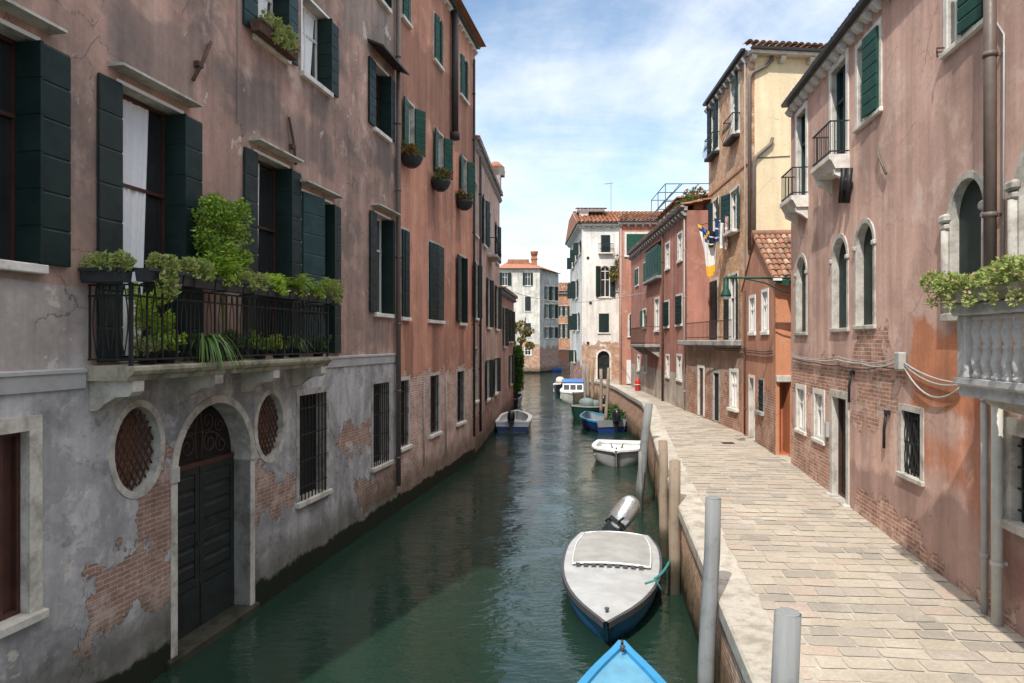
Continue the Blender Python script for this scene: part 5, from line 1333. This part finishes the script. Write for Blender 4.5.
def outboard(root, x, z, y=0.0, mat='engine black', tilt=0.0, s=1.0, yaw=0.0, roll=0.0):
    """motor on the transom; tilt leans the head forward and lifts the leg"""
    mx = WM[root.name] @ Matrix.Translation((x, y, z)) @ Matrix.Rotation(yaw, 4, 'Z') @ Matrix.Rotation(tilt, 4, 'Y') @ Matrix.Rotation(roll, 4, 'X')
    mb = MB(); mb.box(-.06*s, .06*s, -.07*s, .07*s, -.75*s, .16*s); mb.box(-.20*s, .10*s, -.03*s, .03*s, -.80*s, -.72*s); mb.box(-.04*s, .1*s, -.14*s, .14*s, -.12*s, .10*s); mb.sphere((-.02*s, 0, -.9*s), .19*s, .05*s, .05*s, 8, 5)
    o = mb.build('outboard_motor', mat if mat != 'chrome' else 'engine black', root, mx)
    mb = MB(); mb.sphere((-.05*s, 0, .36*s), .29*s, .21*s, .36*s, 18, 10, .78); mb.build('cowl', mat, o, mx)
    mb = MB(); mb.box(-.33*s, .22*s, -.17*s, .17*s, .08*s, .15*s); mb.tube([(.1*s, 0, .12*s), (.55*s, 0, .18*s)], .02*s, 6); mb.build('tiller', 'engine black', o, mx)
    return o
# near boat with pale foredeck and silver motor
r, hw, gz, L = boat('grey white decked boat with blue hull and silver outboard, bow towards the viewer', (1.46, 10.6), (2.36, 15.8), 1.96, .42, 'boat blue', 'boat light grey', 'rubber', 'boat light grey', .0, pw=2.6, mid=.25, sheer=.25, wide_stern=.80, seats=0)
mb = MB(); prev = None; mb.smooth = True
for k in range(11):
    t = .05+.42*k/10; w = hw(t)-.20; cur = []
    for j in range(9):
        v = -1+j/4; cur.append(mb.vert((t*L, v*w, gz(t)+.09+.07*(1-v*v)+.012*sin(k*1.3+j))))
    if prev:
        for j in range(8): mb.face((prev[j], cur[j], cur[j+1], prev[j+1]))
    prev = cur
mb.smooth = False
mb.build('cover', 'cover grey', r)
mb = MB()
for sg in (-1, 1): mb.tube([(t_*L, sg*(hw(t_)-.19), gz(t_)+.10) for t_ in [.05+.42*k/8 for k in range(9)]], .014, 6)
w = hw(.47)-.2; mb.tube([(.47*L, -w+2*w*k/12, gz(.47)+.10+.045*(1-(2*k/12-1)**2)) for k in range(13)], .022, 6)
w = hw(.05)-.2; mb.tube([(.05*L, -w+2*w*k/12, gz(.05)+.10+.05*(1-(2*k/12-1)**2)) for k in range(13)], .018, 6)
mb.build('cover_hem', 'boat white', r)
mb = MB()
for k in range(9): w = hw(.48)-.25; mb.box(.478*L, .492*L, -w+2*w*k/9, -w+2*w*k/9+.09, gz(.48)+.10, gz(.48)+.135)
mb.build('strap', 'rubber', r)
outboard(r, -.16, .52, -.05, 'chrome', tilt=-.35, s=1.3, yaw=.2, roll=-.72)
mb = MB(); mb.tube([(.74*L, .62, .70), (.735*L, .80, .76), (.72*L, .95, .50)], .02, 6); mb.build('fender_rope', 'rope teal', r)
# light blue boat in the foreground
r, hw, gz, L = boat('light blue wooden boat at the bottom edge, only its pointed bow showing', (1.56, 9.70), (.96, 5.2), 1.95, .48, 'boat blue', 'boat light blue', 'boat bright blue', 'boat light blue', .45, pw=2.0, mid=.3, sheer=.3, thick=.06, deckz=-.035)
mb = MB(); mb.tube([(L*.955, 0, gz(.95)+.05), (L*.955, 0, gz(.95)+.14), (L*.94, 0, gz(.95)+.16)], .018, 6); mb.build('bow_ring', 'rust', r)
# white open boat
r, hw, gz, L = boat('white open plastic boat, bow towards the viewer, by the tall grey leaning post', (4.02, 26.4), (4.72, 29.7), 2.15, .58, 'boat light grey', 'boat white', 'boat white', 'boat white', .66, pw=3.0, mid=.35, sheer=.12, thick=.12, wide_stern=.9, floor=.3, seats=1)
mb = MB(); mb.tube([(t_*L, s_*(hw(t_)+.035), gz(t_)-.05) for s_ in (1,) for t_ in [k/20 for k in range(21)]], .025, 6); mb.tube([(t_*L, -(hw(t_)+.035), gz(t_)-.05) for t_ in [k/20 for k in range(21)]], .025, 6); mb.build('trim', 'rubber', r)
for s_ in (-1, 1): mb = MB(); mb.tube([(.78*L, s_*.2, gz(.8)+.06), (.80*L, s_*.24, gz(.8)+.24), (.86*L, s_*.16, gz(.8)+.1)], .02, 6); mb.build('bow_rail', 'rubber', r)
# blue and grey work boat, stern to the viewer
r, hw, gz, L = boat('grey work boat with bright blue gunwale and black outboard, stern to the viewer', (4.35, 40.3), (5.35, 36.8), 2.0, .62, 'boat navy', 'boat grey', 'boat bright blue', None, 1.0, sheer=.25, thick=.08, wide_stern=.88)
mb = MB(); mb.prism([(-hw(0)+.02, .68), (hw(0)-.02, .68), (hw(0)-.1, .30), (-hw(0)+.1, .30)], 'x', -.045, -.028); mb.build('transom', 'boat grey', r)
outboard(r, -.18, .58, -.2, 'engine black', s=1.0)
mb = MB(); mb.sphere((.15, -1.16, .50), .14, .12, .42, 12, 8, .85); mb.build('fender', 'boat white', r)
# dark green boat
r, hw, gz, L = boat('dark green boat with a grey tarpaulin heap, behind the blue work boat', (3.75, 43.3), (5.85, 45.4), 1.75, .72, 'boat dark green', 'boat grey', 'cover grey', 'boat dark green', .75, sheer=.2)
mb = MB(); mb.sphere((L*.42, -.1, .85), .5, .55, .38, 12, 7, .85); mb.sphere((L*.30, .25, .8), .4, .4, .3, 10, 6, .85); mb.build('tarpaulin', 'tarp grey', r)
outboard(r, -.16, .66, .1, 'engine black', tilt=-.3, s=1.0)
# cabin boat
r, hw, gz, L = boat('white cabin boat with a blue canvas roof, farther along the quay', (4.75, 53.2), (5.3, 59.4), 2.1, .85, 'boat cream', 'boat white', 'boat white', 'boat white', .5, sheer=.1, wide_stern=.9, pw=3.2)
mb = MB(); x0_, x1_ = L*.12, L*.72
mb.prism([(x0_, .8), (x1_+.5, .85), (x1_, 1.55), (x0_, 1.55)], 'y', -.82, .82); cb = mb.build('cabin', 'boat white', r)
mb = MB()
for k in range(3): mb.box(x0_+.3+k*1.2, x0_+1.2+k*1.2, -.832, .832, 1.08, 1.42)
for k in (-1, 0, 1): mb.prism([(x1_+.34, 1.06), (x1_+.40, 1.06), (x1_+.13, 1.43), (x1_+.07, 1.43)], 'y', k*.52-.22, k*.52+.22)
mb.build('window', 'glass', cb)
mb = MB(); mb.bevbox(x0_-.1, x1_+.1, -.9, .9, 1.552, 1.70, .06); mb.build('canvas_roof', 'canvas blue', r)
r, hw, gz, L = boat('small pale boat with a beige covered seat, half hidden behind the cabin boat', (4.5, 62.0), (5.1, 66.0), 1.9, .9, 'boat black', 'boat white', 'boat white', 'boat white', .5)
mb = MB(); mb.sphere((L*.3, -.35, 1.2), .42, .42, .36, 10, 6, .8); mb.build('cover', 'beige', r)
# left side
r, hw, gz, L = boat('white open motorboat with a blue waterline and black outboard, moored at the left wall', (.30, 42.0), (.02, 36.9), 1.95, .56, 'boat white', 'boat light grey', 'boat white', None, 1.0, sheer=.22, thick=.16, wide_stern=.92, pw=2.6, seats=1)
mb = MB(); mb.prism([(-hw(0)*.95, .30), (hw(0)*.95, .30), (hw(0)*.9, .02), (-hw(0)*.9, .02)], 'x', -.03, -.012); mb.build('stripe', 'boat navy', r)
for sg in (-1, 1):
    mb = MB(); prev = None
    for k in range(15):
        t_ = k/16; cur = (mb.vert((t_*L, sg*(hw(t_)*.975+.012), .32)), mb.vert((t_*L, sg*(hw(t_)*.92+.012), .06)))
        if prev: mb.face((prev[0], cur[0], cur[1], prev[1]))
        prev = cur
    mb.build('stripe', 'boat navy', r)
outboard(r, -.2, .50, .05, 'engine black', s=1.0)
r, hw, gz, L = boat('dark wooden boat moored in the shade of the left wall below the ivy', (.35, 57), (-.2, 49.5), 1.5, .7, 'boat black', 'boat black', 'boat black', 'boat black', .6)
r, hw, gz, L = boat('distant dark blue boat beside the little bridge', (8.4, 111.5), (6.0, 110.5), 1.5, .6, 'boat navy', 'boat grey', 'boat navy', None, 1.0)

# ropes
a = at(664, 560, 12.6); cable('mooring_rope', 'teal mooring rope from the grey decked boat to the brown posts', [(2.55, 12.2, .66), (3.05, 13.25, .62)], .028, 'rope teal', .05, cat='rope')

# ================================================================== plants on the left balcony
F1 = f1.mx; s0, s1 = f1.sx(86), f1.sx(329, .65); PB = .66
def planter(x, y, z, w, d, h, label, build, leaf, group, mat='pot_black', rz=0, name='planter_box'):
    mx = F1 @ T(x, y, z, rz); r = empty(name, label, 'planter', mx, group)
    mb = MB(); t = .015
    mb.prism([(-d/2+.03, 0), (d/2-.03, 0), (d/2, h), (-d/2, h)], 'x', -w/2, w/2); mb.box(-w/2-.012, w/2+.012, -d/2-.012, -d/2+.012, h-.03, h+.008); mb.box(-w/2-.012, w/2+.012, d/2-.012, d/2+.012, h-.03, h+.008)
    mb.build('trough', mat, r)
    mb = MB(); build(mb, w, d, h); mb.build('foliage', leaf, r); return r
def b_suc(n=420, trail=.0, hh=.10):
    n = int(n*1.9); hh *= 1.45
    def fn(mb, w, d, h):
        cl = [((random.uniform(-.4, .4)*w, random.uniform(-.3, .3)*d, h+hh*.5), (w*.22, d*.6, hh)) for _ in range(6)]
        if trail: cl += [((random.uniform(-.3, .3)*w, -d*.62, h-trail*random.uniform(.1, .9)), (w*.15, .07, trail*.45)) for _ in range(5)]
        foliage(mb, n, cl, .05)
    return fn
def b_fern(k=7, L=.42, extra=True):
    def fn(mb, w, d, h):
        for j in range(max(3, k//2)): fern(mb, (random.uniform(-.42, .42)*w, random.uniform(-.3, .3)*d, h), 8, L*1.1)
        strap_leaves(mb, (0, 0, h), 26, L*.95, .014, .9, .75); strap_leaves(mb, (w*.3, 0, h), 14, L*.8, .012, .9, .75)
        if extra: foliage(mb, 160, [((0, 0, h+.03), (w*.45, d*.5, .07)), ((0, -d*.6, h-.05), (w*.4, .06, .07))], .04)
    return fn
gr = 'planter boxes on the iron balcony rail'
planter(s0-.05, -.34, 5.64, .60, .20, .17, 'planter of pale succulents on the short near side of the iron balcony', b_suc(520, .05), 'leaf_pale', gr, rz=pi/2)
xs = [s0+.36+.705*k for k in range(8)]
kinds = [('first front planter box of the iron balcony, pale succulents spilling far over its edge', b_suc(700, .36, .10), 'leaf_pale'),
         ('second front planter box of the iron balcony, low pale succulents and a leafy sprig', b_suc(520, .06, .11), 'leaf_pale'),
         ('third front planter box of the iron balcony, with bright yellow green ferns', b_fern(8, .46), 'leaf_fern'),
         ('iron balcony planter box below the round bush, with a thin pale fringe', b_suc(520, .10, .09), 'leaf_pale'),
         ('iron balcony planter box just right of the bush, with sparse yellow sprouts', b_suc(520, .10, .10), 'leaf_fern'),
         ('iron balcony planter box with a broad fern fan, third from the far end', b_fern(9, .5), 'leaf_fern'),
         ('iron balcony planter box with smaller fern, second from the far end', b_fern(6, .48), 'leaf_fern'),
         ('last planter box at the far end of the iron balcony, fluffy pale plant', b_suc(520, .14, .16), 'leaf_pale')]
for x, (lb, bf, lf) in zip(xs, kinds):
    if x > s1-.1: continue
    planter(x, -PB-.12, 5.655, .67, .20, .17, lb, bf, lf, gr)
def pot(x, y, z, r, h, label, build, leaf, group=None, mat='terracotta', name='potted_plant'):
    rt = empty(name, label, 'potted plant', F1 @ T(x, y, z), group); mb = MB(); mb.lathe([(r*.7, 0), (r, h), (r*1.12, h), (r*1.12, h*.85)][:3], (0, 0, 0), 14); mb.build('pot', mat, rt)
    mb = MB(); build(mb, h); mb.build('foliage', leaf, rt); return rt
# the round bush
xb = f1.sx(226, .45)
def bush(mb, h):
    mb.tube([(0, 0, h), (.02, 0, 1.2)], .02, 6)
    cl = []
    for k in range(95):
        a, zz_, rr = random.uniform(0, 6.28), random.uniform(1.32, 2.48), .41*sqrt(random.random())
        cl.append(((rr*cos(a)*1.15*(1-.12*(zz_-1.3)), rr*sin(a)*.7, zz_), (.15, .14, .14)))
    foliage(mb, 7000, cl, .046, up=.1)
pot(xb, -.40, 4.6, .19, .34, 'tall rounded green bush in a pot standing on the iron balcony', bush, 'leaf_bush', mat='pot_black', name='potted_bush')
def leafy(n, w, h0, h1, s=.05):
    return lambda mb, h: foliage(mb, n, [((random.uniform(-w, w), random.uniform(-.1, .1), random.uniform(h0, h1)), (.13, .12, .11)) for _ in range(9)], s)
gp_ = 'pots on the floor of the iron balcony'
xq = f1.sx(150, .5); pot(xq, -.46, 4.6, .15, .17, 'low pot of pale succulents on the balcony floor near its first corner', leafy(380, .26, .18, .30), 'leaf_pale', gp_, 'pot_black')
xq = f1.sx(170, .5); pot(xq, -.44, 4.6, .15, .17, 'low pot of leafy green rosettes on the balcony floor beside the strap leaved plant', leafy(360, .22, .2, .34), 'leaf_fern', gp_, 'pot_black')
xq = f1.sx(205, .55)
def straps(mb, h): strap_leaves(mb, (0, 0, h), 95, 1.05, .018, 1.2, 1.0, (0, -.28))
pot(xq, -.50, 4.6, .14, .2, 'strap leaved plant arching out through the balcony bars', straps, 'leaf_long', gp_, 'pot_black')
xq = f1.sx(262, .5); pot(xq, -.46, 4.6, .13, .17, 'small leafy pot on the balcony floor, right of the strap leaved plant', leafy(260, .2, .18, .4), 'leaf_bush', gp_, 'pot_black')
xq = f1.sx(295, .5)
def straps2(mb, h): strap_leaves(mb, (0, 0, h), 40, .7, .014, 1.0, .8, (0, -.15)); foliage(mb, 120, [((0, 0, .3), (.2, .1, .14))], .04)
pot(xq, -.48, 4.6, .13, .17, 'grassy potted plant on the balcony floor near its far end', straps2, 'leaf_long', gp_, 'pot_black')
xq = f1.sx(319, .5); pot(xq, -.48, 4.6, .14, .15, 'bushy dark green potted plant filling the far corner of the balcony floor', leafy(420, .16, .15, .42), 'leaf_dark', gp_, 'pot_black')
xq = f1.sx(238, .5); pot(xq, -.44, 4.6, .14, .19, 'squat pot of mixed leaves on the balcony floor below the tall rounded bush', leafy(420, .24, .2, .42), 'leaf_dark', gp_, 'pot_black')
xq = f1.sx(281, .5); pot(xq, -.45, 4.6, .13, .18, 'pot of fresh green rosettes on the balcony floor beside the grassy plant', leafy(360, .2, .18, .40), 'leaf_fern', gp_, 'pot_black')
xq = f1.sx(172, .5)
def climber(mb, h): foliage(mb, 1300, [((random.uniform(-.3, .45), random.uniform(-.05, .1), random.uniform(.3, 1.0)), (.12, .08, .13)) for _ in range(13)], .045)
pot(xq, -.18, 4.6, .14, .2, 'thin climbing plant with yellow green leaves behind the balcony bars', climber, 'leaf_fern', gp_, 'pot_black')
# window box upstairs
xq = f1.sx(275, .2)
def wbox(mb, w, d, h):
    foliage(mb, 1100, [((random.uniform(-.5, .5)*w, random.uniform(-.7, .4)*d, h+random.uniform(-.02, .22)), (.15, .12, .10)) for _ in range(15)]+[((random.uniform(-.2, .3)*w, -d*.7, h-random.uniform(.05, .22)), (.12, .08, .12)) for _ in range(6)], .055)
planter(xq, -.21, 10.42, 1.35, .22, .2, 'dark window box spilling pale green plants under the top window of the near house', wbox, 'leaf_pale', None, mat='rust', name='window_box')
# flower baskets on the salmon house
F2 = f2.mx
for px, z, lb, lf in ((411, 10.32, 'wire basket of orange and red flowers, nearest on the salmon house', 'leaf_mix'), (440, 10.25, 'wire basket of mixed flowers, middle one on the salmon house', 'leaf_mix'), (464, 10.2, 'wire basket of flowers, farthest on the salmon house', 'leaf_mix')):
    x = f2.sx(px, .25); r = empty('flower_basket', lb, 'flower basket', F2 @ T(x, -.27, z), 'flower baskets on the salmon house')
    mb = MB(); mb.lathe([(.12, -.32), (.26, -.22), (.34, -.05), (.36, .02)], (0, 0, 0), 12); mb.build('basket', 'pot_black', r)
    mb = MB(); foliage(mb, 620, [((0, 0, .08), (.34, .28, .2))]+[((random.uniform(-.35, .35), random.uniform(-.22, .2), random.uniform(.05, .34)), (.16, .14, .13)) for _ in range(10)], .075); mb.build('flowers', lf, r)
# hedge on the stone balcony
xa = fr.sx(957, .86); r = empty('balcony_planter', 'dense hedge of pale green succulents along the rail of the stone balcony', 'planter', fr.mx @ T(xa, -.86, zt0))
mb = MB(); mb.prism([(-.13, 0.004), (.17, .004), (.2, .13), (-.16, .13)], 'x', -.06, xb if False else fr.L-.9-xa); mb.build('trough', 'ledge', r)
mb = MB(); cl = []
nn = 46; Lh = fr.L-.9-xa
for k in range(nn):
    x = -.12+Lh*k/nn; cl.append(((x, random.uniform(-.14, .14), .17+random.uniform(-.05, .10)), (.17, .17, .13)))
    if k % 3 == 0: cl.append(((x, -.2, .03+random.uniform(-.05, .05)), (.1, .06, .09)))
foliage(mb, 15000, cl, .038); mb.build('foliage', 'leaf_pale', r)
mb = MB(); mb.tube([(-.28, -.1, .22), (.1, -.1, .16)], .012, 5); mb.tube([(-.28, -.05, .10), (.1, -.05, .08)], .012, 5); mb.build('hook', 'iron', r)
# ivy and tree on the far left corner
r = empty('ivy', 'green ivy hanging down the far corner of the small pink house', 'ivy', T(.15, 49.0, 0))
mb = MB(); foliage(mb, 3200, [((random.uniform(-.1, .42), random.uniform(-1.0, .8), z), (.32, .45, .5)) for z in [1.6+.2*k for k in range(14)] for _ in range(2)], .16); mb.build('foliage', 'leaf_ivy', r)
mb = MB(); mb.tube([(.2, 0, .1), (.25, -.1, 4.5)], .06, 6); mb.build('stem', 'rust', r)
tr = empty('small_tree', 'small yellow green tree leaning over the water beyond the ivy', 'tree', T(1.0, 66, 0))
mb = MB(); mb.tube([(-.8, 0, 2.2), (-.3, 0, 4), (.2, .1, 6.0), (.3, 0, 7.2)], [.16, .13, .09, .05], 8); mb.tube([(-.2, 0, 4.4), (.6, -.3, 5.8)], [.07, .03], 6); mb.tube([(0, 0, 5.2), (-.7, .3, 6.6)], [.06, .03], 6); mb.build('trunk', 'rust', tr)
mb = MB(); foliage(mb, 1500, [((random.uniform(-1.1, .95), random.uniform(-.8, .8), random.uniform(4.4, 6.7)), (.45, .5, .32)) for _ in range(13)], .17); mb.build('crown', 'leaf_autumn', tr)
mb = MB(); mb.bevbox(-3.0, .1, -2, 2.5, -1.0, 2.3); gw = mb.build('garden_wall', 'brick_plain', None, T(.3, 66, 0)); tag(gw, 'low brick garden wall under the small yellow green tree', 'wall')
# roof garden on the long red house
mxr = fr4.mx
for x, y, w, n, lf, lb in ((fr4.L-1.9, .25, 1.5, 1300, 'leaf_mix', 'flowering bushes in the roof garden of the long red house'), (fr4.L-4.2, .25, .8, 500, 'leaf_bush', 'smaller green bush left of the flowering bushes on the red house roof')):
    r = empty('roof_plants', lb, 'plant', mxr @ T(x, y+.3, 10.25))
    mb = MB(); mb.bevbox(-w, w, -.2, .2, 0, .35); mb.build('trough', 'terracotta', r)
    mb = MB(); foliage(mb, n, [((random.uniform(-w, w), random.uniform(-.25, .25), random.uniform(.35, .85)), (.3, .25, .22)) for _ in range(int(w*14))], .1); mb.build('foliage', lf, r)
# tuft on the quay by the blue boat
r = empty('quay_bush', 'bright green tuft growing from the quay foot by the blue work boat', 'plant', T(5.95, 38.6, .2))
mb = MB(); foliage(mb, 900, [((random.uniform(-.35, .3), random.uniform(-1.2, 1.2), random.uniform(.2, .95)), (.3, .4, .25)) for _ in range(14)], .12); mb.build('foliage', 'leaf_ivy', r)
r = empty('wall_plant', 'yellow green plant hanging beside the top window of the white house', 'plant', T(8.6, 57.6, 11.2))
mb = MB(); foliage(mb, 380, [((random.uniform(-.3, .4), random.uniform(-.3, .2), random.uniform(-1.2, .7)), (.4, .3, .35)) for _ in range(9)], .16); mb.build('foliage', 'leaf_autumn', r)

# ================================================================== lamp, laundry, cables, small things
mxl = T(7.03, 17.25, 0)
r = empty('wall_lamp', 'green iron street lamp on a long bracket from the pink house', 'street lamp', T(7.02, 17.3, 6.5))
mb = MB(); mb.tube([(.2, 0, 0), (-1.62, .0, .02)], .028, 8); mb.prism([(.0, -.03), (-.5, -.03), (-.3, -.12), (0, -.2)], 'y', -.008, .008); mb.tube([(0, 0, -.36), (-.2, 0, -.31), (-.6, 0, -.12), (-1.1, 0, -.01)], .02, 6); mb.build('bracket', 'shutter_green', r)
mb = MB(); mb.lathe([(.03, 0), (.04, -.06), (.07, -.09), (.07, -.26), (.09, -.30), (.13, -.42), (.135, -.46)], (-1.6, 0, .0), 14); mb.build('lamp_shade', 'shutter_green', r)
mb = MB(); mb.lathe([(.12, -.455), (.10, -.51), (.04, -.53)], (-1.6, 0, 0), 14); mb.build('bulb_cover', 'white_paint', r)
mb = MB(); mb.box(-.42, -.2, -.06, -.02, -.06, .0); mb.build('control_box', 'white_paint', r)
# laundry on the brick house
def cloth(name, label, P0, P1, drop, mats, cols, cat='laundry', group='laundry hung out at the brick house', n=16, m=14, taper=0.0, swing=0.0):
    r = MB(); r.smooth = True; P0, P1 = Vector(P0), Vector(P1); grid = []
    for j in range(m+1):
        row = []
        for i in range(n+1):
            u, v = i/n, j/m
            p = P0.lerp(P1, u*(1-taper*v)+taper*v*.5); w = .05*sin(u*9+v*2)+.03*sin(u*17+3*v)
            row.append(r.vert((p.x+w+swing*v, p.y+w*.5, p.z-drop*v*(1+.1*sin(u*5)))))
        grid.append(row)
    for j in range(m):
        for i in range(n):
            r.cur = cols((i+.5)/n, (j+.5)/m); r.face((grid[j][i], grid[j+1][i], grid[j+1][i+1], grid[j][i+1]))
    return tag(r.build(name, mats), label, cat, group)
cloth('flag', 'white and yellow cloth with a dark blue printed top, hanging from the brick house', at(697.5, 224, 25.2), at(717.5, 236, 24.6), 1.6, ['canvas blue', 'white_paint', 'cloth_yellow', 'boat navy'],
      lambda u, v: (2 if v > .78 else (1 if v > .12+.16*sin(u*3) else (2 if (int(u*7)+int(v*16)) % 4 == 0 else (3 if (int(u*9)+int(v*20)) % 3 else 0)))), taper=.55, swing=.12)
for (a, b_, d, mt, lb) in (((714, 218), (719, 222), .75, 'boat navy', 'dark blue garment hung next to the printed cloth'), ((719, 220), (723, 224), .9, 'boat white', 'pale blue and white garment in the middle of the laundry'), ((724, 214), (728, 217), 1.15, 'cloth_pink', 'long pinkish checked cloth at the right end of the laundry'), ((708, 228), (714, 232), .6, 'boat black', 'black garment just right of the printed cloth')):
    cloth('laundry', lb, at(a[0], a[1], 24.9), at(b_[0], b_[1], 24.4), d, [mt, 'white_paint'], lambda u, v: 1 if (int(v*9) % 4 == 3) else 0)
cable('washing_line', 'thin washing line carrying the laundry at the brick house', [at(697, 225, 25.3), at(716, 219, 24.9), at(730, 214, 24.2)], .012, 'iron', .05, cat='washing line')
# cables
a, b_ = at(505, 290, 60), at(655, 291, 40)
cable('overhead_cable', 'thin cable sagging across the canal in front of the white houses', [at(503, 289, 44), at(566, 303, 48), at(654, 291, 36)], .022, 'pipe_grey', .12, group=None)
pts = [wp(px, py, .05) for px, py in ((793, 356), (815, 359), (838, 361), (862, 365), (880, 366), (899, 362))]
pts = [fr.mx @ p for p in pts]
for k, (dz, rr) in enumerate(((0, .016), (.05, .010), (-.045, .012))):
    P_ = [p+Vector((0, 0, dz+random.uniform(-.045, .045))) for p in pts]
    cable('wall_cable', ('thickest', 'upper thin', 'lower thin')[k]+' cable of the bundle running along the front of the pink house', P_, rr, 'pipe_grey' if k != 2 else 'pipe_dark', .02, group='cables along the pink house front')
for k, dz in enumerate((.03, -.03)):
    P_ = [fg.mx @ Vector((fg.L-.05, -.06, 4.62+dz)), fg.mx @ Vector((fg.L*.5, -.06, 4.60+dz)), fg.mx @ Vector((.1, -.06, 4.66+dz)), fh.mx @ Vector((fh.L*.55, -.40, 4.68+dz))]
    cable('wall_cable', ('upper', 'lower')[k]+' cable strung along the little gabled house front', P_, .018, 'pipe_dark', .03, group='cables along the little gabled house')
jb = wp(901, 361, .06); mb = MB(); mb.bevbox(-.1, .1, -.07, .05, -.14, .14, .02); o = mb.build('junction_box', 'pipe_grey', None, fr.mx @ Matrix.Translation(jb)); tag(o, 'grey junction box at the end of the cable bundle on the pink house', 'junction box')
for k, (sag, dz) in enumerate(((.0, .0), (.06, -.02), (.25, -.05))):
    P_ = [fr.mx @ (wp(px, py, .05)+Vector((0, 0, dz))) for px, py in ((903, 362), (961, 383))]
    cable('loose_cable', ('upper', 'middle', 'lowest, deeply sagging')[k]+' cable looping from the junction box to the stone balcony', P_, .014, 'pipe_grey', .07+sag*.9, group='cables between junction box and stone balcony')
# small wall irons on pink house
for px, py, h_, lb in ((845, 388, .42, 'dark iron clamp on the brick patch left of the barred window'), (886, 432, .40, 'dark iron wall clamp just above the barred window')):
    pass
for (px, py, Y) in ((728, 440, 20.0),):
    q = at(px, py, Y); r = empty('drain_cover', 'small dark drain cover in the paving '+('before the little gabled house' if Y > 15 else 'near the grey downpipes'), 'drain cover', T(q.x, q.y, path_z(q.y)+.006))
    mb = MB(); mb.box(-.17, .17, -.13, .13, -.002, .010); mb.build('frame', 'rust', r)
    mb = MB()
    for k in range(6): mb.box(-.14, .14, -.105+.038*k, -.085+.038*k, .0102, .014)
    mb.build('grate', 'iron', r)
# hydrant-like red bin and white panel
r = empty('red_barrel', 'small red barrel standing at the foot of the long red house', 'barrel', T(7.42-.32, 38.6, path_z(38.6)))
mb = MB(); mb.lathe([(.13, 0), (.15, .05), (.14, .3), (.16, .36), (.16, .52), (.10, .66), (.05, .71)], (0, 0, 0), 14); mb.build('body', 'red_paint', r)
mb = MB(); mb.lathe([(.17, .34), (.17, .38)], (0, 0, 0), 14); mb.build('band', 'white_paint', r)
# antennas
for (px, p0, p1, Y, lb) in ((613.5, 179, 208, 60, 'thin rooftop antenna on the white canal house'),):
    a, b_ = at(px, p0, Y), at(px, p1, Y); r = empty('antenna', lb, 'antenna', T(b_.x, b_.y+1.5, b_.z-.6))
    mb = MB(); mb.tube([(0, 0, 0), (0, 0, a.z-b_.z+.6)], .02, 5); z = a.z-b_.z+.5
    mb.tube([(-.6, 0, z), (.2, 0, z+.1)], .02, 5)
    for k in range(5): mb.tube([(-.55+.17*k, -.2, z+.01+.02*k), (-.55+.17*k, .2, z+.01+.02*k)], .012, 4)
    mb.build('mast', 'gutter', r)
